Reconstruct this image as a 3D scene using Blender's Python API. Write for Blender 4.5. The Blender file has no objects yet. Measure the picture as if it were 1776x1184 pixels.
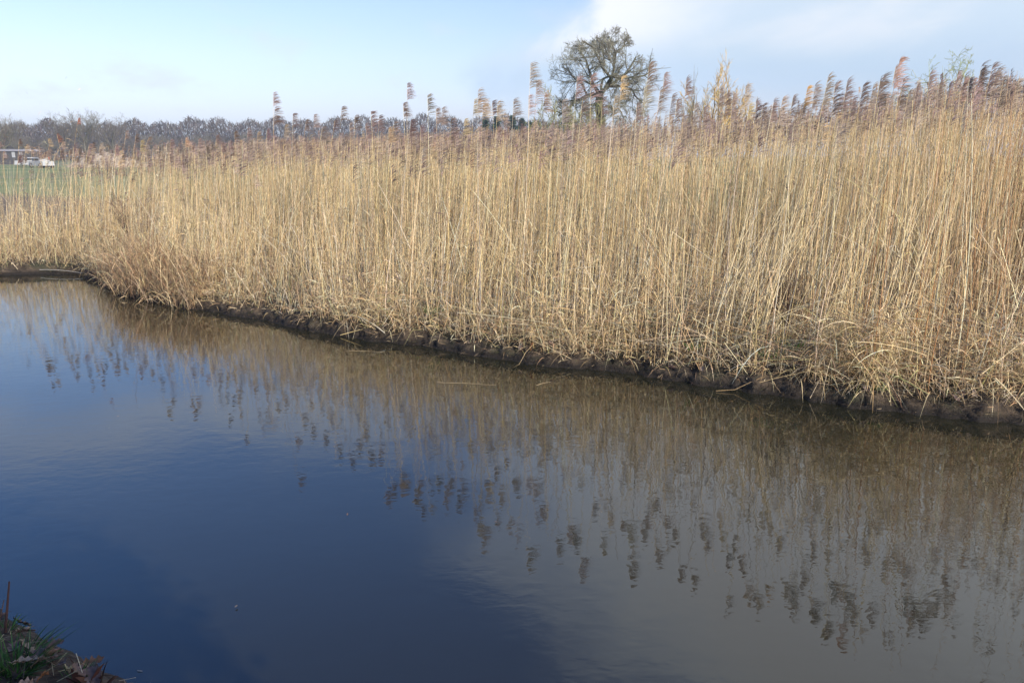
import bpy, math, random
import numpy as np
from mathutils import Vector
R = math.radians
rng = np.random.default_rng(7)
random.seed(7)
sc = bpy.context.scene
C = sc.collection

# ------------------------------------------------------------------ camera
CAM_H, PITCH, LENS = 2.3, 13.12, 28.0
F = 1776 * LENS / 36.0
cam_d = bpy.data.cameras.new('camera'); cam = bpy.data.objects.new('camera', cam_d)
C.objects.link(cam); cam.location = (0, 0, CAM_H)
cam.rotation_euler = (R(90 - PITCH), 0, 0)
cam_d.lens = LENS; cam_d.sensor_width = 36; cam_d.clip_start = 0.05; cam_d.clip_end = 5000
sc.camera = cam
# ------------------------------------------------------------------ world: sky with drifting cloud
SUN_AZ, SUN_EL = 136.0, 26.0          # azimuth clockwise from +Y
w = bpy.data.worlds.new('World'); sc.world = w; w.use_nodes = True
nt = w.node_tree; nt.nodes.clear()
def N(t, **k):
    n = nt.nodes.new(t)
    for a, b in k.items(): setattr(n, a, b)
    return n
L = lambda a, b: nt.links.new(a, b)
def M(op, a, b=None, c=None, clamp=False):
    n = N('ShaderNodeMath', operation=op, use_clamp=clamp)
    for i, v in enumerate((a, b, c)):
        if v is None: continue
        if isinstance(v, (int, float)): n.inputs[i].default_value = v
        else: L(v, n.inputs[i])
    return n.outputs[0]
def smooth(v, lo, hi):
    n = N('ShaderNodeMapRange', interpolation_type='SMOOTHSTEP')
    L(v, n.inputs[0]); n.inputs[1].default_value = lo; n.inputs[2].default_value = hi
    return n.outputs[0]
def mixc(fac, a, b, bt='MIX'):
    n = N('ShaderNodeMix', data_type='RGBA', blend_type=bt)
    if isinstance(fac, (int, float)): n.inputs[0].default_value = fac
    else: L(fac, n.inputs[0])
    for s, v in ((n.inputs[6], a), (n.inputs[7], b)):
        if isinstance(v, tuple): s.default_value = (*v, 1)
        else: L(v, s)
    return n.outputs[2]
sky = N('ShaderNodeTexSky', sky_type='NISHITA', sun_disc=False, sun_elevation=R(SUN_EL), sun_rotation=R(SUN_AZ))
sky.air_density = 1.0; sky.dust_density = 1.0; sky.ozone_density = 1.5
tc = N('ShaderNodeTexCoord'); sep = N('ShaderNodeSeparateXYZ'); L(tc.outputs['Generated'], sep.inputs[0])
el = M('MULTIPLY', M('ARCSINE', sep.outputs[2]), 57.2958)              # degrees
az = M('MULTIPLY', M('ARCTAN2', sep.outputs[0], sep.outputs[1]), 57.2958)
ang = N('ShaderNodeCombineXYZ'); L(az, ang.inputs[0]); L(el, ang.inputs[1])
def noise(scale, detail=5, rough=.55, sx=1, sy=1, off=(0, 0, 0), dist=0.0):
    m = N('ShaderNodeMapping'); L(ang.outputs[0], m.inputs[0]); m.inputs['Scale'].default_value = (sx, sy, 1); m.inputs['Location'].default_value = off
    n = N('ShaderNodeTexNoise'); L(m.outputs[0], n.inputs['Vector']); n.inputs['Scale'].default_value = scale
    n.inputs['Detail'].default_value = detail; n.inputs['Roughness'].default_value = rough; n.inputs['Distortion'].default_value = dist
    return n.outputs[0]
n1 = noise(.09, 6, .55, 1, 1.6, (3, 7, 0), .4); n2 = noise(.05, 4, .5, 1, 2.2, (11, 2, 0), .3); n3 = noise(.2, 5, .55, .7, 1.6, (5, 1, 0))
nm = M('SUBTRACT', n1, .5)
# bank of cloud to the right: its left edge leans over with elevation
edge_lo = M('ADD', M('MULTIPLY', M('SUBTRACT', el, 4.0), 1.1), 0.0)      # az of the edge below 10 deg
edge = M('ADD', M('SUBTRACT', M('MULTIPLY', smooth(el, 27, 40), 15.0), M('MULTIPLY', M('SUBTRACT', 1.0, smooth(el, 10, 15)), 1.8)), M('MULTIPLY', M('SUBTRACT', smooth(el, 5.0, 11.0), smooth(el, 11, 17)), 6.0))
side = M('DIVIDE', M('SUBTRACT', M('ADD', az, M('MULTIPLY', nm, 18.0)), edge), M('ADD', 1.0, M('MULTIPLY', smooth(el, 15, 27), 4.2)))
bank = M('MULTIPLY', smooth(side, -2.0, 3.0), smooth(M('ADD', el, M('MULTIPLY', nm, 5)), 1.5, 7.5))
bank = M('MULTIPLY', bank, M('SUBTRACT', 1.0, smooth(az, 55, 95)))
edge_white = M('MULTIPLY', M('MULTIPLY', smooth(side, -1.0, 3.0), M('SUBTRACT', 1.0, smooth(side, 3.0, 15.0))), smooth(el, 5, 9))
# pale haze bands to the left
band = M('MULTIPLY', M('MULTIPLY', smooth(M('ADD', el, M('MULTIPLY', nm, 9)), 13.5, 18), M('SUBTRACT', 1.0, smooth(M('ADD', el, M('ADD', M('MULTIPLY', az, -.12), M('MULTIPLY', nm, 8))), 19, 24.5))), M('SUBTRACT', 1.0, smooth(az, -14, 4)))
wisps = M('MULTIPLY', smooth(n3, .50, .72), M('SUBTRACT', 1.0, smooth(el, 5, 12)))
strength = .097
grad = N('ShaderNodeValToRGB'); cr = grad.color_ramp
L(M('DIVIDE', M('MAXIMUM', el, 0.0), 90.0), grad.inputs[0])
stops = [(0.0, (1.15, 1.35, 2.1)), (.03, (1.28, 1.24, 1.66)), (.07, (1.42, 1.32, 1.55)), (.11, (1.42, 1.36, 1.5)), (.19, (1.05, 1.30, 1.75)), (.30, (.95, 1.40, 2.1)), (.42, (.80, 1.25, 2.1)), (1, (.5, .9, 1.6))]
while len(cr.elements) < len(stops): cr.elements.new(.5)
for e, (p, c) in zip(cr.elements, stops): e.position = p; e.color = (*c, 1)
clear = mixc(1.0, sky.outputs[0], grad.outputs[0], 'MULTIPLY')
cloudy = mixc(smooth(el, 2.5, 9), (3.5, 4.9, 6.5), (5.2, 6.3, 7.5))
n4 = noise(.11, 5, .5, .5, 1.5, (2, 9, 0), .6)
cloudy = mixc(M('MULTIPLY', smooth(n4, .47, .66), M('MULTIPLY', smooth(el, 4.5, 8), .75)), cloudy, (7.2, 7.5, 8.0))
cloudy = mixc(smooth(el, 9.5, 18), cloudy, (12.6, 13.4, 13.4))
cloudy = mixc(edge_white, cloudy, (8.0, 8.2, 8.7))
tuft = M('MULTIPLY', M('SUBTRACT', n2, .5), 1.2)
cloudy = mixc(M('ADD', .5, tuft, clamp=True), cloudy, mixc(1.0, cloudy, (1.10, 1.08, 1.05), 'MULTIPLY'))
c1 = mixc(M('MULTIPLY', wisps, .5), clear, (6.4, 6.7, 7.4))
c2 = mixc(M('MULTIPLY', band, .75), c1, (6.6, 7.4, 8.8))
c3 = mixc(M('MULTIPLY', bank, .9), c2, cloudy)
bg = N('ShaderNodeBackground'); L(c3, bg.inputs[0]); bg.inputs[1].default_value = strength
wo = N('ShaderNodeOutputWorld'); L(bg.outputs[0], wo.inputs[0])
# ------------------------------------------------------------------ sun and exposure
sd = bpy.data.lights.new('sun', 'SUN'); so = bpy.data.objects.new('sun', sd); C.objects.link(so)
sd.energy = 5.0; sd.angle = R(.5); sd.color = (1, .93, .82)
sv = Vector((math.sin(R(SUN_AZ)) * math.cos(R(SUN_EL)), math.cos(R(SUN_AZ)) * math.cos(R(SUN_EL)), math.sin(R(SUN_EL))))
so.rotation_euler = sv.to_track_quat('Z', 'Y').to_euler(); so.location = (20, -20, 30)
sc.view_settings.view_transform = 'Standard'; sc.view_settings.look = 'None'
sc.view_settings.exposure = 0.40; sc.view_settings.gamma = 1.0; sc.view_settings.use_curve_mapping = False
sc.cycles.max_bounces = 6; sc.cycles.diffuse_bounces = 2; sc.cycles.glossy_bounces = 3; sc.cycles.transparent_max_bounces = 6

# ------------------------------------------------------------------ helpers
def ray(x, y):
    p = R(PITCH); dx = (x - 888) / F; dy = (592 - y) / F
    d = np.array([dx, math.cos(p) + dy * math.sin(p), -math.sin(p) + dy * math.cos(p)])
    return d / np.linalg.norm(d)
def on_plane(x, y, z=0.0):
    d = ray(x, y); k = (z - CAM_H) / d[2]
    return np.array([0, 0, CAM_H]) + d * k
def at_dist(x, y, dist):                    # point at horizontal distance dist along the ray
    d = ray(x, y); return np.array([0, 0, CAM_H]) + d * (dist / math.hypot(d[0], d[1]))

U = np.array([.86, -.51, 0]); U /= np.linalg.norm(U); V = np.array([-U[1], U[0], 0])
shore_px = [(-120, 474), (0, 478), (60, 475), (120, 477), (175, 490), (200, 513), (260, 523), (300, 531), (350, 540), (400, 549), (480, 562), (560, 580), (640, 594), (700, 600), (800, 613), (900, 630), (1000, 641), (1100, 653), (1200, 668), (1300, 682), (1400, 694), (1500, 712), (1600, 725), (1700, 735), (1776, 738), (1900, 752)]
sp = np.array([on_plane(*p) for p in shore_px]); su = sp @ U; svv = sp @ V
su = np.concatenate([[-900, -60, su[0] - 14], su, [su[-1] + 6, 60, 900]])
svv = np.concatenate([[svv[0] + 12, svv[0] + 12, svv[0] + 5.0], svv, [svv[-1] - .3, svv[-1], svv[-1]]])
order = np.argsort(su); su = su[order]; svv = svv[order]
def wob(x, seed, scale):
    r = np.random.default_rng(seed); y = 0
    for i in range(5):
        f = (1.7 ** i) * scale; y = y + np.sin(x * f * (0.8 + .4 * r.random()) + r.random() * 6.28) / (1.5 ** i)
    return y / 2.2
def wob2(x, y, seed, scale):
    r = np.random.default_rng(seed); o = 0
    for i in range(6):
        a = r.random() * 6.28; f = (1.5 ** i) * scale
        o = o + np.sin((x * math.cos(a) + y * math.sin(a)) * f + r.random() * 6.28) / (1.3 ** i)
    return o / 2.4
def v0(u): return np.interp(u, su, svv) + .05 + .08 * wob(u, 3, 2.4) + .035 * wob(u, 4, 11.)
def ground_z(u, t):
    t = np.where(t > 0, t / (1 + (np.interp(u, [-4, 3], [.0, .75]) * np.exp(-np.clip(t, 0, 9)))), t)
    tt = np.array([-30, -3, -1, -.25, 0, .03, .07, .14, .26, .5, 1.2, 2.5, 6, 12, 40, 2000])
    zz = np.array([-1.2, -1.0, -.6, -.16, 0, .035, .10, .18, .24, .29, .36, .44, .52, .58, .6, .6])
    k = (1 + .22 * wob(u, 11, 1.3)) * np.interp(u, [-8, -3, 2], [.7, .72, 1.05])
    z = np.interp(t, tt, zz)
    near = np.clip(1 - np.abs(t - .4) / 6, 0, 1)
    return z * np.where((t > 0) & (t < 12), k * near + (1 - near), 1) + near * np.clip(t, 0, .2) / .2 * .03 * wob2(u, t, 12, 2.2)
def world(u, t, z=None):
    u = np.asarray(u, float); t = np.asarray(t, float)
    v = v0(u) + t; z = ground_z(u, t) if z is None else z
    return np.stack([u * U[0] + v * V[0], u * U[1] + v * V[1], z + 0 * u], -1)
_uu = np.linspace(-60, 40, 4001)
def curtain(x, y, t):
    """the point where the pixel's ray meets the upright curtain that stands t metres behind the waterline"""
    d = ray(x, y); q = world(_uu, np.full_like(_uu, t), np.zeros_like(_uu))
    a = np.arctan2(q[:, 0], q[:, 1]) - math.atan2(d[0], d[1]); ok = q[:, 1] > .5
    i = np.argmin(np.where(ok, np.abs(a), 9)); dist = math.hypot(q[i, 0], q[i, 1])
    p = at_dist(x, y, dist); return p, _uu[i]

def nodemat(name, rough=.8, spec=.2):
    m = bpy.data.materials.new(name); m.use_nodes = True
    b = m.node_tree.nodes['Principled BSDF']; b.inputs['Roughness'].default_value = rough
    b.inputs['Specular IOR Level'].default_value = spec
    return m, m.node_tree, b
def col_mat(name, rough=.75, spec=.25, nscale=40, var=.25, bump=0.0, trans=0.0):
    """colour comes from the mesh's own 'col' attribute (each stem, blade or twig has its own), broken up by noise"""
    m, t, b = nodemat(name, rough, spec)
    a = t.nodes.new('ShaderNodeAttribute'); a.attribute_name = 'col'
    n = t.nodes.new('ShaderNodeTexNoise'); n.inputs['Scale'].default_value = nscale; n.inputs['Detail'].default_value = 3
    g = t.nodes.new('ShaderNodeNewGeometry'); t.links.new(g.outputs['Position'], n.inputs['Vector'])
    r = t.nodes.new('ShaderNodeMapRange'); r.inputs[1].default_value = .3; r.inputs[2].default_value = .7
    r.inputs[3].default_value = 1 - var; r.inputs[4].default_value = 1 + var; t.links.new(n.outputs[0], r.inputs[0])
    mu = t.nodes.new('ShaderNodeVectorMath'); mu.operation = 'SCALE'; t.links.new(a.outputs['Color'], mu.inputs[0]); t.links.new(r.outputs[0], mu.inputs['Scale'])
    t.links.new(mu.outputs[0], b.inputs['Base Color'])
    if trans:
        tr = t.nodes.new('ShaderNodeBsdfTranslucent'); mx = t.nodes.new('ShaderNodeMixShader'); mx.inputs[0].default_value = trans
        t.links.new(mu.outputs[0], tr.inputs[0]); t.links.new(b.outputs[0], mx.inputs[1]); t.links.new(tr.outputs[0], mx.inputs[2])
        t.links.new(mx.outputs[0], t.nodes['Material Output'].inputs[0])
    return m

class Geo:
    def __init__(s): s.v = []; s.f = []; s.c = []; s.m = []; s.n = 0
    def add(s, v, f, c, m=0):
        v = v.reshape(-1, 3); c = np.broadcast_to(c, (len(v), 3)) if np.ndim(c) == 1 else c.reshape(-1, 3)
        s.v.append(v); s.f.append(f + s.n); s.c.append(c); s.m.append(np.full(len(f), m)); s.n += len(v)
    def tubes(s, P, Rd, col, sides=3, m=0):
        """P (N,K,3) centre lines, Rd (N,K) radii, col (N,3) or (N,K,3)"""
        n, k, _ = P.shape; T = np.gradient(P, axis=1); T /= np.linalg.norm(T, axis=2, keepdims=True) + 1e-9
        ref = np.where(np.abs(T[:, :1, 2:3]) > .8, np.array([1., 0, 0]), np.array([0, 0, 1.]))
        A = np.cross(T, ref); A /= np.linalg.norm(A, axis=2, keepdims=True) + 1e-9; B = np.cross(T, A)
        th = np.arange(sides) * 2 * math.pi / sides
        ring = P[:, :, None] + Rd[:, :, None, None] * (np.cos(th)[None, None, :, None] * A[:, :, None] + np.sin(th)[None, None, :, None] * B[:, :, None])
        i = np.arange(n)[:, None, None] * k * sides; j = np.arange(k - 1)[None, :, None] * sides; a = np.arange(sides)[None, None, :]; b = (a + 1) % sides
        f = np.stack([i + j + a, i + j + b, i + j + sides + b, i + j + sides + a], -1).reshape(-1, 4)
        if col.ndim == 2: col = np.broadcast_to(col[:, None], (n, k, 3))
        s.add(ring, f, np.broadcast_to(col[:, :, None], (n, k, sides, 3)).reshape(-1, 3), m)
    def ribbons(s, P, W, side, col, m=0):
        """P (N,K,3), W (N,K) half widths, side (N,3) width direction"""
        n, k, _ = P.shape; sd_ = side / (np.linalg.norm(side, axis=1, keepdims=True) + 1e-9)
        o = sd_[:, None] * W[:, :, None]; vv = np.stack([P - o, P + o], 2)
        i = np.arange(n)[:, None] * k * 2; j = np.arange(k - 1)[None] * 2
        f = np.stack([i + j, i + j + 1, i + j + 3, i + j + 2], -1).reshape(-1, 4)
        if col.ndim == 2: col = np.broadcast_to(col[:, None], (n, k, 3))
        s.add(vv, f, np.broadcast_to(col[:, :, None], (n, k, 2, 3)).reshape(-1, 3), m)
    def mesh(s, name, mats, smooth=True):
        me = bpy.data.meshes.new(name); v = np.concatenate(s.v).astype(np.float32); f = np.concatenate(s.f).astype(np.int32)
        me.vertices.add(len(v)); me.vertices.foreach_set('co', v.ravel())
        me.loops.add(f.size); me.loops.foreach_set('vertex_index', f.ravel())
        me.polygons.add(len(f)); me.polygons.foreach_set('loop_start', np.arange(len(f), dtype=np.int32) * 4)
        try: me.polygons.foreach_set('loop_total', np.full(len(f), 4, np.int32))
        except Exception: pass
        me.polygons.foreach_set('material_index', np.concatenate(s.m).astype(np.int32))
        me.polygons.foreach_set('use_smooth', np.full(len(f), smooth))
        me.update(calc_edges=True)
        at = me.attributes.new('col', 'FLOAT_COLOR', 'POINT'); c = np.concatenate(s.c)
        at.data.foreach_set('color', np.concatenate([c, np.ones((len(c), 1))], 1).astype(np.float32).ravel())
        for m in mats: me.materials.append(m)
        return me
    def obj(s, name, mats, parent=None, origin=None, smooth=True):
        if origin is not None: s.v = [x - np.asarray(origin) for x in s.v]
        o = bpy.data.objects.new(name, s.mesh(name, mats, smooth)); C.objects.link(o)
        if parent: o.parent = parent
        elif origin is not None: o.location = origin
        return o
def tag(o, label=None, cat=None, group=None, kind=None):
    for k, v_ in (('label', label), ('category', cat), ('group', group), ('kind', kind)):
        if v_: o[k] = v_
    return o
def root(name, loc, label, cat, group=None):
    o = bpy.data.objects.new(name, None); C.objects.link(o); o.location = tuple(map(float, loc)); o.empty_display_size = .1
    return tag(o, label, cat, group)
def unit(a): return a / (np.linalg.norm(a, axis=-1, keepdims=True) + 1e-9)
def pick(cols, n, jit=.12, p=None):
    cols = np.array(cols); c = cols[rng.choice(len(cols), n, p=p)]
    return np.clip(c * (1 + jit * rng.standard_normal((n, 1))) * (1 + .04 * rng.standard_normal((n, 3))), .005, .9)

MAT_STEM = col_mat('reed_stem_straw', .55, .35, 30, .22)
MAT_PLUME = col_mat('reed_plume_down', .95, .05, 60, .2, trans=.14)
MAT_BLADE = col_mat('dry_blade', .7, .25, 25, .25, trans=.15)
MAT_TWIG = col_mat('bare_twig', .85, .1, 3, .2)
MAT_GREEN = col_mat('green_blade', .6, .3, 30, .25, trans=.3)

# ------------------------------------------------------------------ ground
def grid_mesh(name, P, mats, smooth_=True):
    a, b, _ = P.shape; g = Geo(); i = np.arange(a - 1)[:, None] * b; j = np.arange(b - 1)[None]
    f = np.stack([i + j, i + j + b, i + j + b + 1, i + j + 1], -1).reshape(-1, 4)
    g.add(P, f, np.array([.1, .1, .1])); return g.obj(name, mats, smooth=smooth_)
def soil_mat():
    m, t, b = nodemat('bank_soil', .75, .3); nd, lk = t.nodes, t.links
    g = nd.new('ShaderNodeNewGeometry'); sx = nd.new('ShaderNodeSeparateXYZ'); lk.new(g.outputs['Position'], sx.inputs[0])
    dv = nd.new('ShaderNodeVectorMath'); dv.operation = 'DOT_PRODUCT'; lk.new(g.outputs['Position'], dv.inputs[0]); dv.inputs[1].default_value = tuple(V)
    def nz(s, d=6, r=.6):
        n = nd.new('ShaderNodeTexNoise'); n.inputs['Scale'].default_value = s; n.inputs['Detail'].default_value = d; n.inputs['Roughness'].default_value = r; lk.new(g.outputs['Position'], n.inputs['Vector']); return n.outputs[0]
    def mx(f, a, c):
        n = nd.new('ShaderNodeMix'); n.data_type = 'RGBA'
        if isinstance(f, float): n.inputs[0].default_value = f
        else: lk.new(f, n.inputs[0])
        for s, v_ in ((n.inputs[6], a), (n.inputs[7], c)):
            if isinstance(v_, tuple): s.default_value = (*v_, 1)
            else: lk.new(v_, s)
        return n.outputs[2]
    def mr(v_, a, c):
        n = nd.new('ShaderNodeMapRange'); lk.new(v_, n.inputs[0]); n.inputs[1].default_value = a; n.inputs[2].default_value = c; return n.outputs[0]
    mud = mx(mr(nz(7), .35, .65), (.028, .020, .013), (.13, .092, .058)); mud = mx(mr(nz(2.3), .52, .7), mud, (.045, .048, .022))
    mud = mx(mr(nz(45, 3), .6, .75), mud, (.10, .075, .05))
    wet = mx(mr(sx.outputs[2], .03, .08), (.022, .016, .011), mud)
    floor_ = mx(mr(nz(9), .35, .65), (.10, .07, .045), (.22, .16, .09))
    near = mx(mr(sx.outputs[2], .2, .34), wet, floor_)
    meadow = mx(mr(nz(.06, 5), .4, .6), (.14, .175, .05), (.23, .23, .10)); meadow = mx(mr(nz(.015, 3), .5, .62), meadow, (.2, .17, .10))
    out = mx(mr(dv.outputs['Value'], 19.5, 22), near, meadow)
    lk.new(out, b.inputs['Base Color'])
    bp = nd.new('ShaderNodeBump'); bp.inputs['Strength'].default_value = 1; bp.inputs['Distance'].default_value = .05; lk.new(nz(26, 9, .7), bp.inputs['Height']); lk.new(bp.outputs[0], b.inputs['Normal'])
    return m
MAT_SOIL = soil_mat()
gu = np.unique(np.concatenate([np.linspace(-900, -60, 30), np.linspace(-60, -16, 60), np.arange(-16, 14, .03), np.linspace(14, 60, 60), np.linspace(60, 900, 30)]))
gt = np.concatenate([[-3, -1.5, -.8, -.3, -.1], np.arange(-.04, .34, .012), np.arange(.36, 1.2, .07), np.arange(1.2, 4, .25), [5, 6, 8, 10, 13, 18, 25, 40, 70, 120, 250, 500, 1000, 3500]])
gg, tt_ = np.meshgrid(gu, gt, indexing='ij'); Pg = world(gg, tt_)
fine = np.exp(-((tt_ - .12) / .16) ** 2)           # slumped, crumbling mud face
Pg += (fine * (.020 * wob2(gg * 1., tt_ * 3, 21, 4) + .024 * wob2(gg, tt_ * 2, 22, 19) + .016 * wob2(gg, tt_, 23, 52)))[..., None] * (-V * .9 + np.array([0, 0, .5]))
tag(grid_mesh('ground', Pg, [MAT_SOIL]), 'muddy far bank rising to meadow', None, None, 'structure')

# near bank under the photographer
NB1 = on_plane(-60, 1040, .42); NB2 = on_plane(215, 1190, .40)
nd_ = NB2 - NB1; nd_[2] = 0; NBU = nd_ / np.linalg.norm(nd_); NBV = np.array([NBU[1], -NBU[0], 0])     # NBV points to land
if NBV @ (np.array([0, 0, 0]) - NB1) < 0: NBV = -NBV
def nb_edge(u): return .05 * wob(u, 31, 3) + .025 * wob(u, 32, 11)
def nb_world(u, t, z=None):
    u = np.asarray(u, float); t = np.asarray(t, float)
    tt = np.array([-3, -.6, -.35, -.2, -.1, -.03, 0, .2, .6, 2, 50]); zz = np.array([-.8, -.3, 0., .15, .27, .36, .39, .45, .52, .65, .7])
    zg = np.interp(t, tt, zz) + .015 * wob2(u, t, 33, 7) * (t > -.3)
    p = NB1[None] * np.array([1, 1, 0]) + (u[..., None] * NBU) + ((t + nb_edge(u) * np.clip(1 - t, 0, 1))[..., None] * NBV)
    p = np.array(p); p[..., 2] = zg if z is None else z; return p
bu = np.unique(np.concatenate([np.linspace(-60, -2, 30), np.arange(-2, 4, .04), np.linspace(4, 60, 30)])); bt = np.concatenate([[-3, -1, -.6, -.4], np.arange(-.35, .6, .04), [.8, 1.2, 2, 4, 8, 20, 45]])
a_, b_ = np.meshgrid(bu, bt, indexing='ij')
def near_mat():
    m, t, b = nodemat('near_bank_soil', .9, .2); nd, lk = t.nodes, t.links
    n = nd.new('ShaderNodeTexNoise'); n.inputs['Scale'].default_value = 14; n.inputs['Detail'].default_value = 8
    g = nd.new('ShaderNodeNewGeometry'); lk.new(g.outputs['Position'], n.inputs['Vector'])
    cr = nd.new('ShaderNodeValToRGB'); lk.new(n.outputs[0], cr.inputs[0])
    cr.color_ramp.elements[0].position = .35; cr.color_ramp.elements[0].color = (.02, .015, .011, 1); cr.color_ramp.elements[1].position = .7; cr.color_ramp.elements[1].color = (.085, .06, .042, 1)
    lk.new(cr.outputs[0], b.inputs['Base Color'])
    bp = nd.new('ShaderNodeBump'); bp.inputs['Distance'].default_value = .02; lk.new(n.outputs[0], bp.inputs['Height']); lk.new(bp.outputs[0], b.inputs['Normal']); return m
tag(grid_mesh('near_bank_ground', nb_world(a_, b_), [near_mat()]), 'dark soil of the near bank', None, None, 'structure')

# ------------------------------------------------------------------ water
def water_mat():
    m = bpy.data.materials.new('ditch_water'); m.use_nodes = True; t = m.node_tree; nd, lk = t.nodes, t.links; nd.clear()
    g = nd.new('ShaderNodeNewGeometry')
    def nz(s, sx, sy, d=3, r=.5, dist=0., ang_=-30.):
        mp = nd.new('ShaderNodeMapping'); mp.inputs['Rotation'].default_value = (0, 0, R(ang_)); mp.inputs['Scale'].default_value = (sx, sy, 1); lk.new(g.outputs['Position'], mp.inputs[0])
        n = nd.new('ShaderNodeTexNoise'); n.inputs['Scale'].default_value = s; n.inputs['Detail'].default_value = d; n.inputs['Roughness'].default_value = r; n.inputs['Distortion'].default_value = dist; lk.new(mp.outputs[0], n.inputs['Vector']); return n.outputs[0]
    def mth(op, a, c):
        n = nd.new('ShaderNodeMath'); n.operation = op
        for i, v_ in enumerate((a, c)):
            if isinstance(v_, (int, float)): n.inputs[i].default_value = v_
            else: lk.new(v_, n.inputs[i])
        return n.outputs[0]
    h = mth('ADD', mth('MULTIPLY', nz(7, 1, 1.5, 2, .5, .3, -12), .42), mth('MULTIPLY', nz(1.1, 1, 1.3, 2, .5, .2, 10), 1.0))
    fine_ = mth('MULTIPLY', nz(19, .7, 1.5, 2, .55, .2, -8), .10)
    patch = nd.new('ShaderNodeMapRange'); lk.new(nz(.35, 1, 1.6, 2), patch.inputs[0]); patch.inputs[1].default_value = .42; patch.inputs[2].default_value = .62; patch.inputs[3].default_value = .35; patch.inputs[4].default_value = 1.3
    h = mth('ADD', h, mth('MULTIPLY', fine_, patch.outputs[0]))
    bp = nd.new('ShaderNodeBump'); bp.inputs['Strength'].default_value = 1; bp.inputs['Distance'].default_value = .0022; lk.new(h, bp.inputs['Height'])
    fr = nd.new('ShaderNodeFresnel'); fr.inputs['IOR'].default_value = 1.62; lk.new(bp.outputs[0], fr.inputs['Normal'])
    gl = nd.new('ShaderNodeBsdfGlossy'); gl.inputs['Roughness'].default_value = .015; gl.inputs['Color'].default_value = (1, 1, 1, 1); lk.new(bp.outputs[0], gl.inputs['Normal'])
    df = nd.new('ShaderNodeBsdfDiffuse'); df.inputs['Color'].default_value = (.016, .0155, .009, 1)
    mx = nd.new('ShaderNodeMixShader'); lk.new(fr.outputs[0], mx.inputs[0]); lk.new(df.outputs[0], mx.inputs[1]); lk.new(gl.outputs[0], mx.inputs[2])
    o = nd.new('ShaderNodeOutputMaterial'); lk.new(mx.outputs[0], o.inputs[0]); return m
wu = np.linspace(-130, 70, 9); wv = np.array([-30., 0., 14., 26.]) + 0
a_, b_ = np.meshgrid(wu, wv, indexing='ij')
Pw = a_[..., None] * U + b_[..., None] * V; Pw[..., 2] = 0
tag(grid_mesh('water', Pw, [water_mat()]), 'still dark water mirroring the reeds and the sky', None, None, 'structure')

# ------------------------------------------------------------------ reed bed
STRAW = [(.72, .53, .265), (.79, .61, .34), (.62, .43, .19), (.68, .48, .24), (.40, .26, .12), (.82, .70, .48), (.28, .19, .11), (.46, .39, .28)]
STRAW_P = [.23, .20, .15, .12, .09, .08, .06, .07]
PLUMES = [(.20, .148, .125), (.26, .195, .165), (.34, .26, .20), (.145, .105, .09), (.42, .30, .18)]
PLUMES_P = [.3, .3, .2, .15, .05]
WIND = np.array([.94, .34, 0])
top_x = [-300, 0, 150, 250, 400, 500, 600, 800, 1000, 1200, 1400, 1550, 1700, 1800, 2300]
top_h = [2.06, 2.15, 2.16, 2.18, 2.32, 2.40, 2.44, 2.49, 2.57, 2.62, 2.80, 2.98, 3.12, 3.2, 3.2]
def px_of(P):
    p = R(PITCH); f = P[:, 1] * math.cos(p) - (P[:, 2] - CAM_H) * math.sin(p)
    return np.where(P[:, 1] > .3, 888 + F * P[:, 0] / np.maximum(f, .3), np.sign(P[:, 0]) * 3000)
def stems(base, top_z, lean, bend, K=6):
    """curved stems: base (N,3), top height, lean (N,2) total horizontal shift of the top"""
    n = len(base); s = np.linspace(0, 1, K)[None, :, None]; P = np.repeat(base[:, None], K, 1).copy()
    P[..., 2] = base[:, None, 2] + (top_z - base[:, 2])[:, None] * s[..., 0]
    P[..., :2] += lean[:, None] * (s ** 1.7) + bend[:, None] * np.sin(s * math.pi) * .5
    return P
def plumes(g, tip, axis, Ln, strands, width, m, jit=.12, windiness=None, tone=None):
    """feathery flag-like heads: strands leave the axis and trail down wind"""
    n = len(tip); S = strands; a = np.sort(rng.random((n, S)) ** .85, 1)
    st = tip[:, None] - axis[:, None] * (Ln[:, None] * (1 - a))[..., None]
    wd = (1.0 + .35 * rng.standard_normal((n, 1))) if windiness is None else windiness[:, None]
    d = axis[:, None] * (.80 + .45 * a + .3 * rng.standard_normal((n, S)))[..., None] + WIND * (wd * (.55 + .5 * rng.random((n, S))))[..., None] + .20 * rng.standard_normal((n, S, 3))
    d = unit(d); l = Ln[:, None] * (.60 - .30 * a) * (.6 + .6 * rng.random((n, S))); K = 4; s = np.linspace(0, 1, K)
    P = st[:, :, None] + d[:, :, None] * (l[..., None] * s)[..., None]
    P[..., 2] -= (l[..., None] * s ** 2) * (.20 + .25 * rng.random((n, S, 1))); P = P + (WIND * .30) * (l[..., None] * s ** 2)[..., None]
    W = width * np.array([.5, 1.0, .8, .05])[None] * (.6 + .8 * rng.random((n * S, 1)))
    c = pick(PLUMES, n, jit, PLUMES_P) if tone is None else tone
    c = np.repeat(c, S, 0) * (1 + .12 * rng.standard_normal((n * S, 1)))
    g.ribbons(P.reshape(-1, K, 3), W, rng.standard_normal((n * S, 3)), np.clip(c, .02, .8), m)

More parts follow.
